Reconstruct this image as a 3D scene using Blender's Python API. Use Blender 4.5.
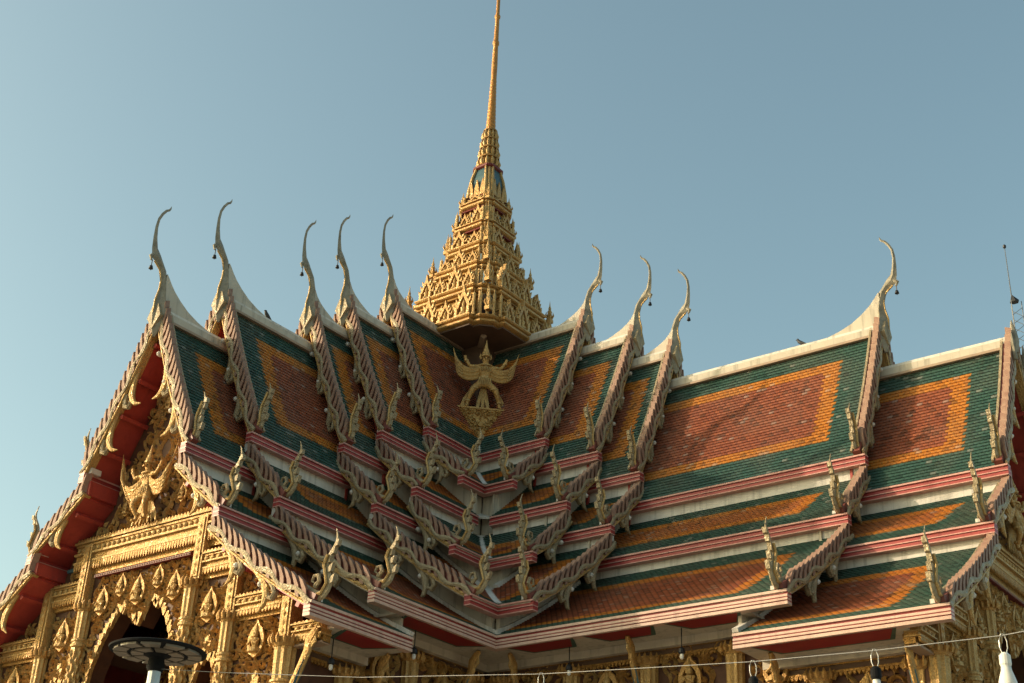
import bpy, bmesh, math, random
from mathutils import Vector, Matrix
from mathutils.geometry import tessellate_polygon
random.seed(7)
R = math.radians
for o in list(bpy.data.objects): bpy.data.objects.remove(o)
SC = bpy.context.scene
COL = SC.collection
GZ = -2.65                      # ground level (camera eye is 1.6 m above it)

# ------------------------------------------------------------------ camera
cam = bpy.data.cameras.new('camera'); co = bpy.data.objects.new('camera', cam); COL.objects.link(co)
CAM = Vector((24.11, -29.068, -1.051)); yaw, pitch, roll = R(128.06), R(27.462), R(2.789)
f = Vector((math.cos(pitch)*math.cos(yaw), math.cos(pitch)*math.sin(yaw), math.sin(pitch)))
r0 = Vector((math.sin(yaw), -math.cos(yaw), 0)); u0 = r0.cross(f)
rr = math.cos(roll)*r0 + math.sin(roll)*u0; uu = -math.sin(roll)*r0 + math.cos(roll)*u0
M = Matrix((rr, uu, -f)).transposed().to_4x4(); M.translation = CAM
co.matrix_world = M
cam.sensor_width = 36; cam.lens = 1376.476*36/1024; cam.clip_end = 3000; cam.clip_start = 0.1
SC.camera = co

# ------------------------------------------------------------------ light
SUN = Vector((-0.767, -0.555, 0.325)).normalized()
w = bpy.data.worlds.new('World'); SC.world = w; w.use_nodes = True
nt = w.node_tree; sky = nt.nodes.new('ShaderNodeTexSky'); sky.sky_type = 'NISHITA'; sky.sun_disc = False
sky.sun_elevation = math.asin(SUN.z); sky.sun_rotation = math.atan2(SUN.x, SUN.y)
sky.air_density = 1.0; sky.dust_density = 3.2; sky.ozone_density = 1.0
tint = nt.nodes.new('ShaderNodeMix'); tint.data_type = 'RGBA'; tint.blend_type = 'MULTIPLY'; tint.inputs[0].default_value = 1.0; tint.inputs[7].default_value = (1.06, 1.12, .87, 1)   # hazy grey-green air
nt.links.new(sky.outputs[0], tint.inputs[6]); nt.links.new(tint.outputs[2], nt.nodes['Background'].inputs[0]); nt.nodes['Background'].inputs[1].default_value = 0.122
sl = bpy.data.lights.new('sun', 'SUN'); sl.energy = 2.0; sl.angle = R(0.5); sl.color = (1.0, 0.81, 0.59)
so = bpy.data.objects.new('sun', sl); COL.objects.link(so); so.rotation_euler = (-SUN).to_track_quat('-Z', 'Y').to_euler()
so.location = SUN*80
vs = SC.view_settings; vs.view_transform = 'Standard'; vs.look = 'None'; vs.exposure = 1.0; vs.gamma = 1; vs.use_curve_mapping = False

# ------------------------------------------------------------------ materials
class NT:
    def __init__(s, name):
        s.m = bpy.data.materials.new(name); s.m.use_nodes = True; s.t = s.m.node_tree; s.b = s.t.nodes['Principled BSDF']
    def n(s, ty, **k):
        x = s.t.nodes.new('ShaderNode'+ty)
        for a, v in k.items(): setattr(x, a, v)
        return x
    def put(s, x, sock):
        if isinstance(x, (int, float)): sock.default_value = x
        elif isinstance(x, tuple): sock.default_value = x if len(x) == 4 or sock.type == 'VECTOR' else (*x, 1)
        else: s.t.links.new(x, sock)
    def math(s, op, a, b=0.0, c=None):
        x = s.n('Math', operation=op); s.put(a, x.inputs[0]); s.put(b, x.inputs[1])
        if c is not None: s.put(c, x.inputs[2])
        return x.outputs[0]
    def mix(s, fac, a, b, bt='MIX'):
        x = s.n('Mix', data_type='RGBA', blend_type=bt); s.put(fac, x.inputs[0]); s.put(a, x.inputs[6]); s.put(b, x.inputs[7]); return x.outputs[2]
    def noise(s, scale, detail=3, vec=None, rough=.55):
        x = s.n('TexNoise'); x.inputs['Scale'].default_value = scale; x.inputs['Detail'].default_value = detail; x.inputs['Roughness'].default_value = rough
        if vec is None:
            g = s.n('TexCoord'); vec = g.outputs['Object']
        s.t.links.new(vec, x.inputs['Vector']); return x.outputs['Fac']
    def ramp(s, v, lo, hi):
        x = s.n('MapRange'); s.put(v, x.inputs[0]); x.inputs[1].default_value = lo; x.inputs[2].default_value = hi; return x.outputs[0]
    def bump(s, h, strength=.3, dist=.02):
        x = s.n('Bump'); x.inputs['Strength'].default_value = strength; x.inputs['Distance'].default_value = dist
        s.t.links.new(h, x.inputs['Height']); s.t.links.new(x.outputs[0], s.b.inputs['Normal'])
    def out(s, col, rough=.6, metal=0., spec=.4):
        s.put(col, s.b.inputs['Base Color']); s.put(rough, s.b.inputs['Roughness']); s.put(metal, s.b.inputs['Metallic'])
        s.b.inputs['Specular IOR Level'].default_value = spec; return s.m

def paint(name, c, c2=None, rough=.6, scale=3., amt=.6, metal=0., spec=.4, bump=0., fine=40., streak=0.):
    """painted plaster / wood with blotchy weathering"""
    t = NT(name); c2 = c2 or tuple(x*.6 for x in c)
    a = t.ramp(t.noise(scale, 5), .42, .72); b = t.ramp(t.noise(fine, 2), .35, .75)
    fac = t.math('MULTIPLY', t.math('ADD', t.math('MULTIPLY', a, .75), t.math('MULTIPLY', b, .35)), amt)
    if bump: t.bump(t.noise(fine, 3), bump, .02)
    col = t.mix(fac, c, c2)
    if streak:
        g = t.n('TexCoord'); mp = t.n('Mapping'); mp.inputs['Scale'].default_value = (5, 5, .45); t.t.links.new(g.outputs['Object'], mp.inputs[0])
        st = t.ramp(t.noise(1.6, 5, mp.outputs[0]), .52, .74)
        col = t.mix(t.math('MULTIPLY', st, streak), col, tuple(x*.32 for x in c2))
    return t.out(col, rough, metal, spec)

def gold(name, c, c2, metal=.45, rough=.38, scale=6.):
    t = NT(name)
    n1 = t.ramp(t.noise(scale, 5), .4, .7); n2 = t.ramp(t.noise(55., 2), .45, .7)
    v = t.n('TexVoronoi'); v.inputs['Scale'].default_value = 22.; g = t.n('TexCoord'); t.t.links.new(g.outputs['Object'], v.inputs['Vector'])
    col = t.mix(t.math('MULTIPLY', n1, .55), c, c2)
    col = t.mix(t.math('MULTIPLY', n2, .45), col, tuple(x*.45 for x in c2))
    t.bump(t.math('ADD', v.outputs['Distance'], t.noise(35., 3)), .45, .03)
    cell = t.n('TexVoronoi'); cell.inputs['Scale'].default_value = 13.; t.t.links.new(g.outputs['Object'], cell.inputs['Vector'])
    sc = t.n('SeparateColor'); t.t.links.new(cell.outputs['Color'], sc.inputs[0])
    gl = t.math('MULTIPLY', t.math('GREATER_THAN', sc.outputs[0], .80), -.28)
    return t.out(col, t.math('ADD', t.math('ADD', t.math('MULTIPLY', n2, .25), rough), gl), metal, .5)

M_ = {}
M_['gold'] = gold('gold_leaf', (.50, .285, .085), (.30, .15, .043), metal=.3, rough=.5)
M_['gold_pale'] = gold('pale_gold', (.53, .335, .12), (.34, .195, .062), metal=.26, rough=.52)
M_['bronze'] = gold('orange_gilding', (.50, .225, .045), (.32, .13, .03), metal=.35, rough=.45)
M_['gold_dark'] = gold('aged_gold', (.42, .22, .05), (.20, .10, .03), metal=.4, rough=.45)
M_['mosaic'] = gold('weathered_mosaic', (.37, .285, .165), (.20, .145, .08), metal=.12, rough=.55, scale=5.)
M_['tooth'] = paint('pink_mosaic', (.33, .205, .145), (.19, .085, .06), rough=.62, scale=7, amt=.8, spec=.2)
M_['finial'] = paint('finial_grey', (.31, .27, .20), (.15, .125, .08), rough=.5, scale=5, amt=.95, metal=.1, streak=.4)
M_['cream'] = paint('cream_plaster', (.54, .47, .37), (.40, .34, .26), scale=2.2, streak=.55, amt=.75, bump=.1)
M_['white'] = paint('white_plaster', (.68, .63, .56), (.46, .41, .35), scale=2.5, streak=.55, amt=.7, bump=.1)
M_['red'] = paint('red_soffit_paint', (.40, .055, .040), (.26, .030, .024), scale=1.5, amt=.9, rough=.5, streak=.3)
M_['red_deep'] = paint('deep_red_and_shade', (.16, .022, .016), (.08, .012, .01), scale=4, amt=.7, rough=.6)
M_['line_red'] = paint('red_moulding', (.27, .022, .025), (.18, .018, .02), scale=5, amt=.6, rough=.45)
M_['line_pink'] = paint('pink_moulding', (.52, .14, .11), (.40, .08, .065), scale=3, amt=.8, rough=.5, streak=.3)
M_['line_mid'] = paint('mid_red_moulding', (.36, .045, .038), (.25, .03, .028), scale=3, amt=.8, rough=.5, streak=.35)
M_['line_rose'] = paint('rose_moulding', (.60, .33, .27), (.48, .20, .16), scale=3, amt=.8, rough=.5, streak=.3)
M_['line_pale'] = paint('pale_moulding', (.60, .41, .32), (.50, .29, .22), scale=3, amt=.8, rough=.5, streak=.3)
M_['tooth_base'] = paint('tooth_ground', (.22, .062, .045), (.12, .04, .03), rough=.5, scale=7, amt=.8)
M_['crimson'] = paint('crimson_panel', (.26, .012, .018), (.19, .010, .015), scale=2, amt=.6, rough=.5)
M_['backing'] = paint('red_brown_ground', (.10, .040, .018), (.05, .018, .010), scale=6, amt=.8, rough=.7)
M_['green'] = paint('green_border', (.05, .10, .07), (.03, .06, .05), scale=5)
M_['tan'] = paint('tan_soffit', (.36, .25, .17), (.25, .165, .11), scale=2, amt=.7)
M_['dark'] = paint('opening_shade_and_eyes', (.035, .018, .012), (.02, .01, .008), scale=5, rough=.9)
M_['brown'] = paint('brown_underside', (.13, .075, .045), (.08, .045, .03), scale=3, amt=.8, rough=.7)
M_['blue'] = paint('blue_glass', (.05, .12, .16), (.04, .08, .12), rough=.2, scale=3, spec=.6)
M_['blue_panel'] = paint('blue_green_panel', (.04, .10, .115), (.03, .06, .075), rough=.35, scale=4)
M_['iron'] = paint('dark_iron', (.03, .032, .036), (.05, .035, .03), rough=.5, scale=20, metal=.5)
M_['steel'] = paint('galvanised_steel', (.42, .44, .45), (.30, .31, .32), rough=.4, scale=6, metal=.6)
M_['rubber'] = paint('black_plastic', (.010, .010, .011), (.016, .016, .016), spec=.1, rough=.8, scale=20)
M_['bulb'] = paint('opal_white', (.72, .68, .62), (.62, .57, .50), rough=.25, scale=8, amt=.4)
M_['lamp_panel'] = paint('lamp_panel', (.19, .155, .115), (.12, .10, .075), rough=.35, scale=9, amt=.6)
M_['wire'] = paint('grey_wire', (.13, .13, .13), (.09, .09, .09), rough=.5, scale=30)
M_['ground'] = paint('concrete_paving', (.34, .31, .27), (.26, .23, .20), scale=.4, amt=.8, rough=.85, bump=.2)
M_['feather'] = paint('dark_feather', (.03, .03, .035), (.05, .05, .05), rough=.6, scale=30)

GREEN = ((.036, .082, .064), (.046, .100, .078)); ORANGE = ((.52, .195, .030), (.43, .150, .024)); BROWN = ((.32, .098, .046), (.235, .068, .035))
def tile_mat(name, lay):
    """glazed tiles; lay = bottom green, bottom orange, top green, top orange, end green, end orange, slant"""
    bg, bo, tg, to, eg, eo, sl_, brown_mix = lay
    t = NT(name); RW, TW = .105, .14
    uv = t.n('UVMap', uv_map='tile'); s = t.n('SeparateXYZ'); t.t.links.new(uv.outputs[0], s.inputs[0])
    uv2 = t.n('UVMap', uv_map='span'); s2 = t.n('SeparateXYZ'); t.t.links.new(uv2.outputs[0], s2.inputs[0])
    U, V = s.outputs[0], s.outputs[1]; L = s2.outputs[1]
    row = t.math('FLOOR', t.math('DIVIDE', V, RW)); odd = t.math('MULTIPLY', t.math('MODULO', row, 2.), .5)
    uc = t.math('ADD', t.math('DIVIDE', U, TW), odd); ci = t.math('FLOOR', uc); fu = t.math('FRACT', uc); fv = t.math('FRACT', t.math('DIVIDE', V, RW))
    # each tile ends in a point: move the pattern lookup to the tile that covers the spot
    uq = t.math('MULTIPLY', t.math('SUBTRACT', ci, odd), TW); vq = t.math('MULTIPLY', row, RW)
    top = t.math('SUBTRACT', L, vq)
    ue = t.math('ADD', uq, t.math('MULTIPLY', vq, sl_))
    in1 = t.math('MULTIPLY', t.math('MULTIPLY', t.math('GREATER_THAN', vq, bg), t.math('GREATER_THAN', top, tg)), t.math('GREATER_THAN', ue, eg))
    in2 = t.math('MULTIPLY', t.math('MULTIPLY', t.math('GREATER_THAN', vq, bg+bo), t.math('GREATER_THAN', top, tg+to)), t.math('GREATER_THAN', ue, eg+eo))
    idv = t.n('CombineXYZ'); t.put(ci, idv.inputs[0]); t.put(row, idv.inputs[1])
    wn = t.n('TexWhiteNoise', noise_dimensions='3D'); t.t.links.new(idv.outputs[0], wn.inputs['Vector'])
    obj_info = t.n('ObjectInfo'); t.put(obj_info.outputs['Random'], idv.inputs[2])
    rnd = wn.outputs['Value']
    sc = t.n('SeparateColor'); t.t.links.new(wn.outputs['Color'], sc.inputs[0]); rnd2 = sc.outputs[1]
    c = t.mix(in1, t.mix(rnd, *GREEN), t.mix(rnd, *ORANGE))
    br = t.mix(rnd, *BROWN)
    c = t.mix(t.math('MULTIPLY', in2, brown_mix), c, br)
    # faded tiles, dust, dark joints
    c = t.mix(t.math('MULTIPLY', t.math('GREATER_THAN', rnd2, .965), .35), c, (.36, .33, .28))
    c = t.mix(t.math('MULTIPLY', t.math('LESS_THAN', rnd2, .07), .45), c, (.02, .03, .025))
    dust = t.ramp(t.noise(.9, 5), .45, .75)
    c = t.mix(t.math('MULTIPLY', dust, .30), c, (.20, .15, .11))
    st = t.n('Mapping'); st.inputs['Scale'].default_value = (3.2, .35, 1); t.t.links.new(uv.outputs[0], st.inputs[0])
    streak = t.ramp(t.noise(2.2, 4, st.outputs[0]), .55, .8)
    c = t.mix(t.math('MULTIPLY', streak, .42), c, (.06, .052, .042))
    edge = t.math('MULTIPLY', t.math('ABSOLUTE', t.math('SUBTRACT', fu, .5)), 2.)
    joint = t.ramp(t.math('ADD', edge, t.math('MULTIPLY', t.math('SUBTRACT', 1., fv), .45)), 1.02, 1.3)
    c = t.mix(t.math('MULTIPLY', joint, .45), c, (.012, .012, .010))
    h = t.math('SUBTRACT', t.math('ADD', t.math('MULTIPLY', t.math('SUBTRACT', 1., fv), .6), t.math('MULTIPLY', rnd, .35)), t.math('MULTIPLY', t.math('MULTIPLY', edge, edge), .5))
    t.bump(h, .8, .018)
    return t.out(c, t.math('ADD', t.math('MULTIPLY', rnd2, .25), .30), 0., .45)
TILE = {1: tile_mat('tiles_upper', (.68, .36, .74, .40, .88, .42, 0., 1.)),
        2: tile_mat('tiles_middle', (.48, .22, .50, .22, 1.20, .35, .25, .55)),
        3: tile_mat('tiles_lower', (.36, .28, .70, .25, 1.08, .36, .05, 1.))}

# ------------------------------------------------------------------ mesh builder and object helpers
class MB:
    def __init__(s): s.v = []; s.f = []; s.mi = []; s.uv = []; s.uv2 = []; s.mats = []
    def mat(s, m):
        if m not in s.mats: s.mats.append(m)
        return s.mats.index(m)
    def face(s, pts, m, uv=None, uv2=None):
        b = len(s.v); s.v += [tuple(p) for p in pts]; s.f.append(tuple(range(b, b+len(pts)))); s.mi.append(s.mat(m)); s.uv.append(uv); s.uv2.append(uv2)
    def add(s, vs, fs, m):
        b = len(s.v); s.v += [tuple(p) for p in vs]; k = s.mat(m)
        for q in fs: s.f.append(tuple(b+i for i in q)); s.mi.append(k); s.uv.append(None); s.uv2.append(None)
    def hexa(s, p, m):           # 8 points: bottom ring 4, top ring 4
        s.add(p, [(3, 2, 1, 0), (4, 5, 6, 7), (0, 1, 5, 4), (1, 2, 6, 5), (2, 3, 7, 6), (3, 0, 4, 7)], m)
    def box(s, a, b, m, F=None):
        F = F or (lambda x, y, z: (x, y, z))
        (x0, y0, z0), (x1, y1, z1) = a, b
        s.hexa([F(*p) for p in ((x0, y0, z0), (x1, y0, z0), (x1, y1, z0), (x0, y1, z0), (x0, y0, z1), (x1, y0, z1), (x1, y1, z1), (x0, y1, z1))], m)
    def prism(s, poly, F, a, b, m, holes=()):
        """poly in 2D, F(p,q,t) -> world; extruded t=a..b"""
        loops = [list(poly)]+[list(h) for h in holes]
        flat = [p for l in loops for p in l]; n = len(flat)
        tri = tessellate_polygon([[Vector((x, y, 0)) for x, y in l] for l in loops])
        vs = [F(x, y, a) for x, y in flat]+[F(x, y, b) for x, y in flat]
        fs = [tuple(t) for t in tri]+[tuple(i+n for i in reversed(t)) for t in tri]
        o = 0
        for l in loops:
            k = len(l)
            fs += [(o+i, o+(i+1) % k, n+o+(i+1) % k, n+o+i) for i in range(k)]; o += k
        s.add(vs, fs, m)
    def tube(s, pts, rad, m, n=6, squash=None, cap=True):
        """pts: Vectors, rad: list of (ra, rb) or r; squash: fixed side vector for ra"""
        P = [Vector(p) for p in pts]; vs = []; fs = []
        for i, p in enumerate(P):
            d = (P[min(i+1, len(P)-1)]-P[max(i-1, 0)])
            d = d.normalized() if d.length > 1e-9 else Vector((0, 0, 1))
            if squash is not None: a = Vector(squash)
            else: a = Vector((0, 0, 1)) if abs(d.z) < .9 else Vector((1, 0, 0))
            b = d.cross(a).normalized(); a = b.cross(d).normalized()
            ra, rb = rad[i] if isinstance(rad[i], tuple) else (rad[i], rad[i])
            for k in range(n):
                t = 2*math.pi*k/n; vs.append(p+a*(ra*math.cos(t))+b*(rb*math.sin(t)))
        for i in range(len(P)-1):
            for k in range(n): fs.append((i*n+k, i*n+(k+1) % n, (i+1)*n+(k+1) % n, (i+1)*n+k))
        if cap: fs.append(tuple(range(n-1, -1, -1))); fs.append(tuple((len(P)-1)*n+k for k in range(n)))
        s.add(vs, fs, m)
    def lathe(s, prof, c, m, n=16, F=None):
        c = Vector(c); vs = []; fs = []
        for r_, z in prof:
            for k in range(n):
                t = 2*math.pi*k/n; p = (c.x+r_*math.cos(t), c.y+r_*math.sin(t), c.z+z); vs.append(F(*p) if F else p)
        for i in range(len(prof)-1):
            for k in range(n): fs.append((i*n+k, i*n+(k+1) % n, (i+1)*n+(k+1) % n, (i+1)*n+k))
        fs.append(tuple(range(n-1, -1, -1))); fs.append(tuple((len(prof)-1)*n+k for k in range(n)))
        s.add(vs, fs, m)
    def merge(s, o, T=None):
        b = len(s.v); s.v += [tuple(T(*p)) for p in o.v] if T else o.v
        for q, k, a, c in zip(o.f, o.mi, o.uv, o.uv2):
            s.f.append(tuple(b+i for i in q)); s.mi.append(s.mat(o.mats[k])); s.uv.append(a); s.uv2.append(c)
    def mesh(s, name, recalc=True, smooth=False):
        me = bpy.data.meshes.new(name); me.from_pydata(s.v, [], s.f)
        for m in s.mats: me.materials.append(M_[m] if isinstance(m, str) else m)
        me.polygons.foreach_set('material_index', s.mi)
        if any(s.uv):
            for nm, src in (('tile', s.uv), ('span', s.uv2)):
                l = me.uv_layers.new(name=nm)
                for p, q in zip(me.polygons, src):
                    if q:
                        for li, x in zip(p.loop_indices, q): l.data[li].uv = x
        if recalc:
            bm = bmesh.new(); bm.from_mesh(me); bmesh.ops.recalc_face_normals(bm, faces=bm.faces); bm.to_mesh(me); bm.free()
        if smooth: me.polygons.foreach_set('use_smooth', [True]*len(me.polygons)); 
        me.update(); return me

WORLD = {}
def link(name, me, parent=None, mw=None):
    o = bpy.data.objects.new(name, me); COL.objects.link(o); mw = mw or Matrix()
    WORLD[o] = mw
    if parent: o.parent = parent; o.matrix_parent_inverse = WORLD[parent].inverted()
    o.matrix_basis = mw
    return o
def part(name, mb, parent, recalc=True, smooth=False): return link(name, mb.mesh(name, recalc, smooth), parent)
def tag(o, label, cat, group=None, kind=None):
    if label: o['label'] = label
    if cat: o['category'] = cat
    if group: o['group'] = group
    if kind: o['kind'] = kind
    return o
def thing(name, loc, label, cat, group=None):
    return tag(link(name, None, None, Matrix.Translation(loc)), label, cat, group)

# ------------------------------------------------------------------ ground
g = MB(); g.face([(-900, -900, GZ), (900, -900, GZ), (900, 900, GZ), (-900, 900, GZ)], 'ground')
tag(part('ground', g, None, recalc=False), None, None, kind='structure')

# ------------------------------------------------------------------ temple dimensions (metres)
TEMPLE = thing('temple', (0, 0, GZ), 'ornate gilded Thai temple with stepped green and orange tiled roofs and a golden spire', 'temple')
D = {'B': [4.05, 5.74, 6.98, 12.89, 15.99], 'A': [4.02, 5.75, 7.00, 9.93, 11.70]}
H = [18.15, 17.20, 16.35, 15.40, 14.21]
TIER = {1: {1: (1.86, 13.66), 2: (3.17, 12.02)},
        2: {1: (1.85, 12.90), 2: (3.18, 11.11), 3: (4.50, 9.42)},
        3: {1: (1.81, 12.10), 2: (3.10, 10.30), 3: (6.08, 7.66)},
        4: {1: (1.80, 11.29), 2: (2.99, 9.50), 3: (6.06, 6.99)},
        5: {1: (1.81, 10.39), 2: (3.20, 8.68), 3: (6.15, 6.25)}}
def FB(d, s, z): return Vector((d, -s, z))
def FA(d, s, z): return Vector((s, -d, z))
MAP = {'A': FA, 'B': FB}
GAP = {1: .32, 2: .62, 3: 1.05}      # how far each tier overhangs the gable wall behind it

def profile(k, t):
    """slope line from top to eave, list of (s,z)"""
    w1, z1 = TIER[k][t]
    if t == 1: a = (0., H[k-1]-.15)
    else:
        w0, z0 = TIER[k][t-1]; a = (w0-.2, z0-(.46 if t == 2 else .40))
    sag = {1: .07, 2: .02, 3: .10}[t]; n = {1: 8, 2: 3, 3: 8}[t]; L = math.hypot(w1-a[0], z1-a[1]); nx, nz = (z1-a[1])/L, -(w1-a[0])/L
    out = []
    for i in range(n+1):
        q = i/n; b = sag*4*q*(1-q); out.append((a[0]+(w1-a[0])*q+nx*b, a[1]+(z1-a[1])*q+nz*b))
    return out
def along(P, v):
    """point at distance v from the LAST point up the line, plus unit tangent (down) and normal (out)"""
    Q = P[::-1]
    for (a, b) in zip(Q, Q[1:]):
        l = math.hypot(b[0]-a[0], b[1]-a[1])
        if v <= l or b is Q[-1]:
            q = v/l; t = ((a[0]-b[0])/l, (a[1]-b[1])/l)
            return (a[0]+(b[0]-a[0])*q, a[1]+(b[1]-a[1])*q), t, (-t[1], t[0])
        v -= l
def plen(P): return sum(math.hypot(b[0]-a[0], b[1]-a[1]) for a, b in zip(P, P[1:]))

def tooth_template():
    return [(-.055, 0.), (.055, 0.), (.05, .10), (.02, .19), (-.06, .30), (-.045, .17), (-.07, .08)]
TOOTH = tooth_template()
CHS = {'A': 1.09, 'B': 1.0}

def naga_mesh(t, k):
    """upright naga flame at the foot of a bargeboard, in (s,z) about the eave corner, thickness along d"""
    P = profile(k, t); _, tg, nn = along(P, .3)
    if t == 1:
        return [(-tg[0]*.75+nn[0]*.08, -tg[1]*.75+nn[1]*.08, .10), (-tg[0]*.42+nn[0]*.08, -tg[1]*.42+nn[1]*.08, .13), (.02, .14, .15), (.08, .32, .14), (.05, .50, .12), (.05, .68, .095), (.12, .86, .075), (.18, 1.02, .052), (.17, 1.17, .032), (.12, 1.31, .010)]
    c = [(-tg[0]*.75+nn[0]*.12, -tg[1]*.75+nn[1]*.12, .09), (-tg[0]*.42+nn[0]*.10, -tg[1]*.42+nn[1]*.10, .13),
         (-tg[0]*.12+nn[0]*.10, -tg[1]*.12+nn[1]*.08, .15), (.12, .13, .145), (.24, .31, .125), (.17, .52, .105), (.11, .68, .09), (.18, .86, .075), (.29, 1.04, .055), (.31, 1.20, .034), (.25, 1.37, .010)]
    return c

def build_naga(F, d, k, t, sg):
    w1, z1 = TIER[k][t]; mb = MB(); c = naga_mesh(t, k)
    rg = random.Random(k*31+t*7+int(d*13)+(5 if sg < 0 else 0)); ja, jb, jc = rg.uniform(.92, 1.06), rg.uniform(-.07, .07), rg.uniform(-.03, .03)
    X = lambda dd, s, z: F(d-.13+dd+jc*max(z, 0), sg*(w1+s+jb*max(z-.2, 0)), z1+z*(ja if z > .2 else 1))
    side = F(1, 0, 0)-F(0, 0, 0)
    # smooth centreline
    pts, rad = [], []
    for i in range(len(c)-1):
        p0, p1, p2, p3 = c[max(i-1, 0)], c[i], c[i+1], c[min(i+2, len(c)-1)]
        for q in (0, .5):
            h = [.5*((2*p1[j])+(-p0[j]+p2[j])*q+(2*p0[j]-5*p1[j]+4*p2[j]-p3[j])*q*q+(-p0[j]+3*p1[j]-3*p2[j]+p3[j])*q**3) for j in range(3)]
            pts.append(X(0, h[0], h[1])); rad.append((min(.052, h[2]*.5), h[2]*.70))
    pts.append(X(0, c[-1][0], c[-1][1])); rad.append((.01, .01))
    mb.tube(pts, rad, 'mosaic', 8, side)
    # crest of small flames up the outer back, and the curl in front of the chest
    for i, (s, z, h) in enumerate((((.20, .36, .12), (.14, .56, .11), (.14, .74, .10), (.22, .90, .09), (.26, 1.04, .07)) if t == 1 else ((.34, .36, .12), (.26, .58, .11), (.20, .76, .10), (.28, .92, .09), (.36, 1.06, .07)))):
        mb.prism([(s-.10, z-.08), (s+.02, z-.04), (s+h*.45, z+h), (s-.03, z+.07)], lambda p, q, e: X(e, p, q), -.045, .045, 'mosaic')
    curl = [(-.12, .30), (-.02, .40), (-.06, .52), (-.17, .52), (-.21, .42), (-.14, .38)]
    mb.tube([X(0, *p) for p in curl], [.05, .045, .04, .035, .028, .015], 'mosaic', 6, side)
    # scales ridge
    mb.tube([X(.07, p[0], p[1]) for p in c[2:8]], [.03]*6, 'gold_pale', 5, side)
    # white foot block
    mb.box((d-.32, w1-.26, z1+.0), (d-.05, w1-.06, z1+.13), 'white', lambda a, b, z: F(a, sg*b, z))
    return mb

def build_bargeboard(F, d, k, t, sg):
    P = profile(k, t); L = plen(P); mb = MB(); G = lambda a, s, z: F(a, sg*s, z)
    top0 = -.02 if t == 1 else -.05
    n = max(4, int(L/.25)); st = [along(P, L*(1-i/n)) for i in range(n+1)]
    pt = lambda i, off: (st[i][0][0]+st[i][2][0]*off, st[i][0][1]+st[i][2][1]*off)
    clampx = lambda poly: [(max(s, .0), z) for s, z in poly]
    for a, c, d0, d1, m in ((-.12, -.045, d-.16, d+.02, 'gold_pale'), (-.045, .13, d-.20, d-.015, 'tooth_base'), (.10, .16, d-.235, d-.18, 'mosaic')):
        mb.prism(clampx([pt(i, a) for i in range(n+1)]+[pt(i, c) for i in range(n, -1, -1)]), lambda p, q, e: G(e, p, q), d0, d1, m)
    # bai raka: overlapping leaning flame slabs, each set askew across the board
    v = .24
    while v < L-.02:
        (s0, z0), tg, nn = along(P, v); vs_ = []
        for e, sk in ((d-.09, .045), (d+.055, -.035)):
            for a, o in ((.115, -.06), (.0, -.06), (-.16, .11), (-.39, .285), (-.235, .245), (-.04, .13)):
                a = -a-sk if False else a-sk
                s_, z_ = s0+tg[0]*a+nn[0]*o, z0+tg[1]*a+nn[1]*o
                vs_.append(G(e, max(s_, .0), z_))
        mb.add(vs_, [(0, 1, 2, 3, 4, 5), (11, 10, 9, 8, 7, 6)]+[(i, (i+1) % 6, 6+(i+1) % 6, 6+i) for i in range(6)], 'tooth')
        v += .245
    m_ = max(8, int(L/.10)); body_ = []
    for i in range(m_+1):
        (s0, z0), tg, nn = along(P, L*(1-i/m_)); q = L*i/m_; o = .0+.055*math.sin(q*2*math.pi/.95+k)
        if s0+nn[0]*o > .06: body_.append((G(d+.045, s0+nn[0]*o, z0+nn[1]*o), (.03, .055+.012*math.sin(q*9))))
    mb.tube([b_[0] for b_ in body_], [b_[1] for b_ in body_], 'mosaic', 6, F(1, 0, 0)-F(0, 0, 0))
    ed = [pt(i, -.10) for i in range(n+1) if pt(i, -.10)[0] > .02]
    mb.tube([G(d+.02, *p) for p in ed], [.028]*len(ed), 'gold_pale', 5)
    # hanging curls under the board
    side = F(1, 0, 0)-F(0, 0, 0)
    for fr in {1: (.22, .50), 2: (.42,), 3: (.36, .68) if L > 2.6 else (.45,)}[t]:
        (s0, z0), tg, nn = along(P, L*fr); q = .85 if t == 2 else 1.
        Y = lambda a, b: G(d-.06, s0+tg[0]*a*q+nn[0]*b*q, z0+tg[1]*a*q+nn[1]*b*q)
        c = [(-.72, -.08), (-.48, -.11), (-.26, -.16), (-.06, -.26), (.06, -.40), (.10, -.56), (.04, -.74)]
        mb.tube([Y(*p) for p in c], [(.055, .03), (.06, .06), (.065, .08), (.065, .095), (.06, .075), (.05, .05), (.015, .012)], 'gold_pale' if k == 5 else 'mosaic', 8, side)  # end-section curls use paler gold, painting in their sunlit look
        c = [(-.02, -.12), (.14, -.15), (.26, -.24), (.24, -.36), (.13, -.38), (.10, -.29)]
        mb.tube([Y(*p) for p in c], [(.07, .04), (.075, .07), (.075, .065), (.07, .06), (.06, .045), (.04, .015)], 'mosaic', 7, side)
    return mb

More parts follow.
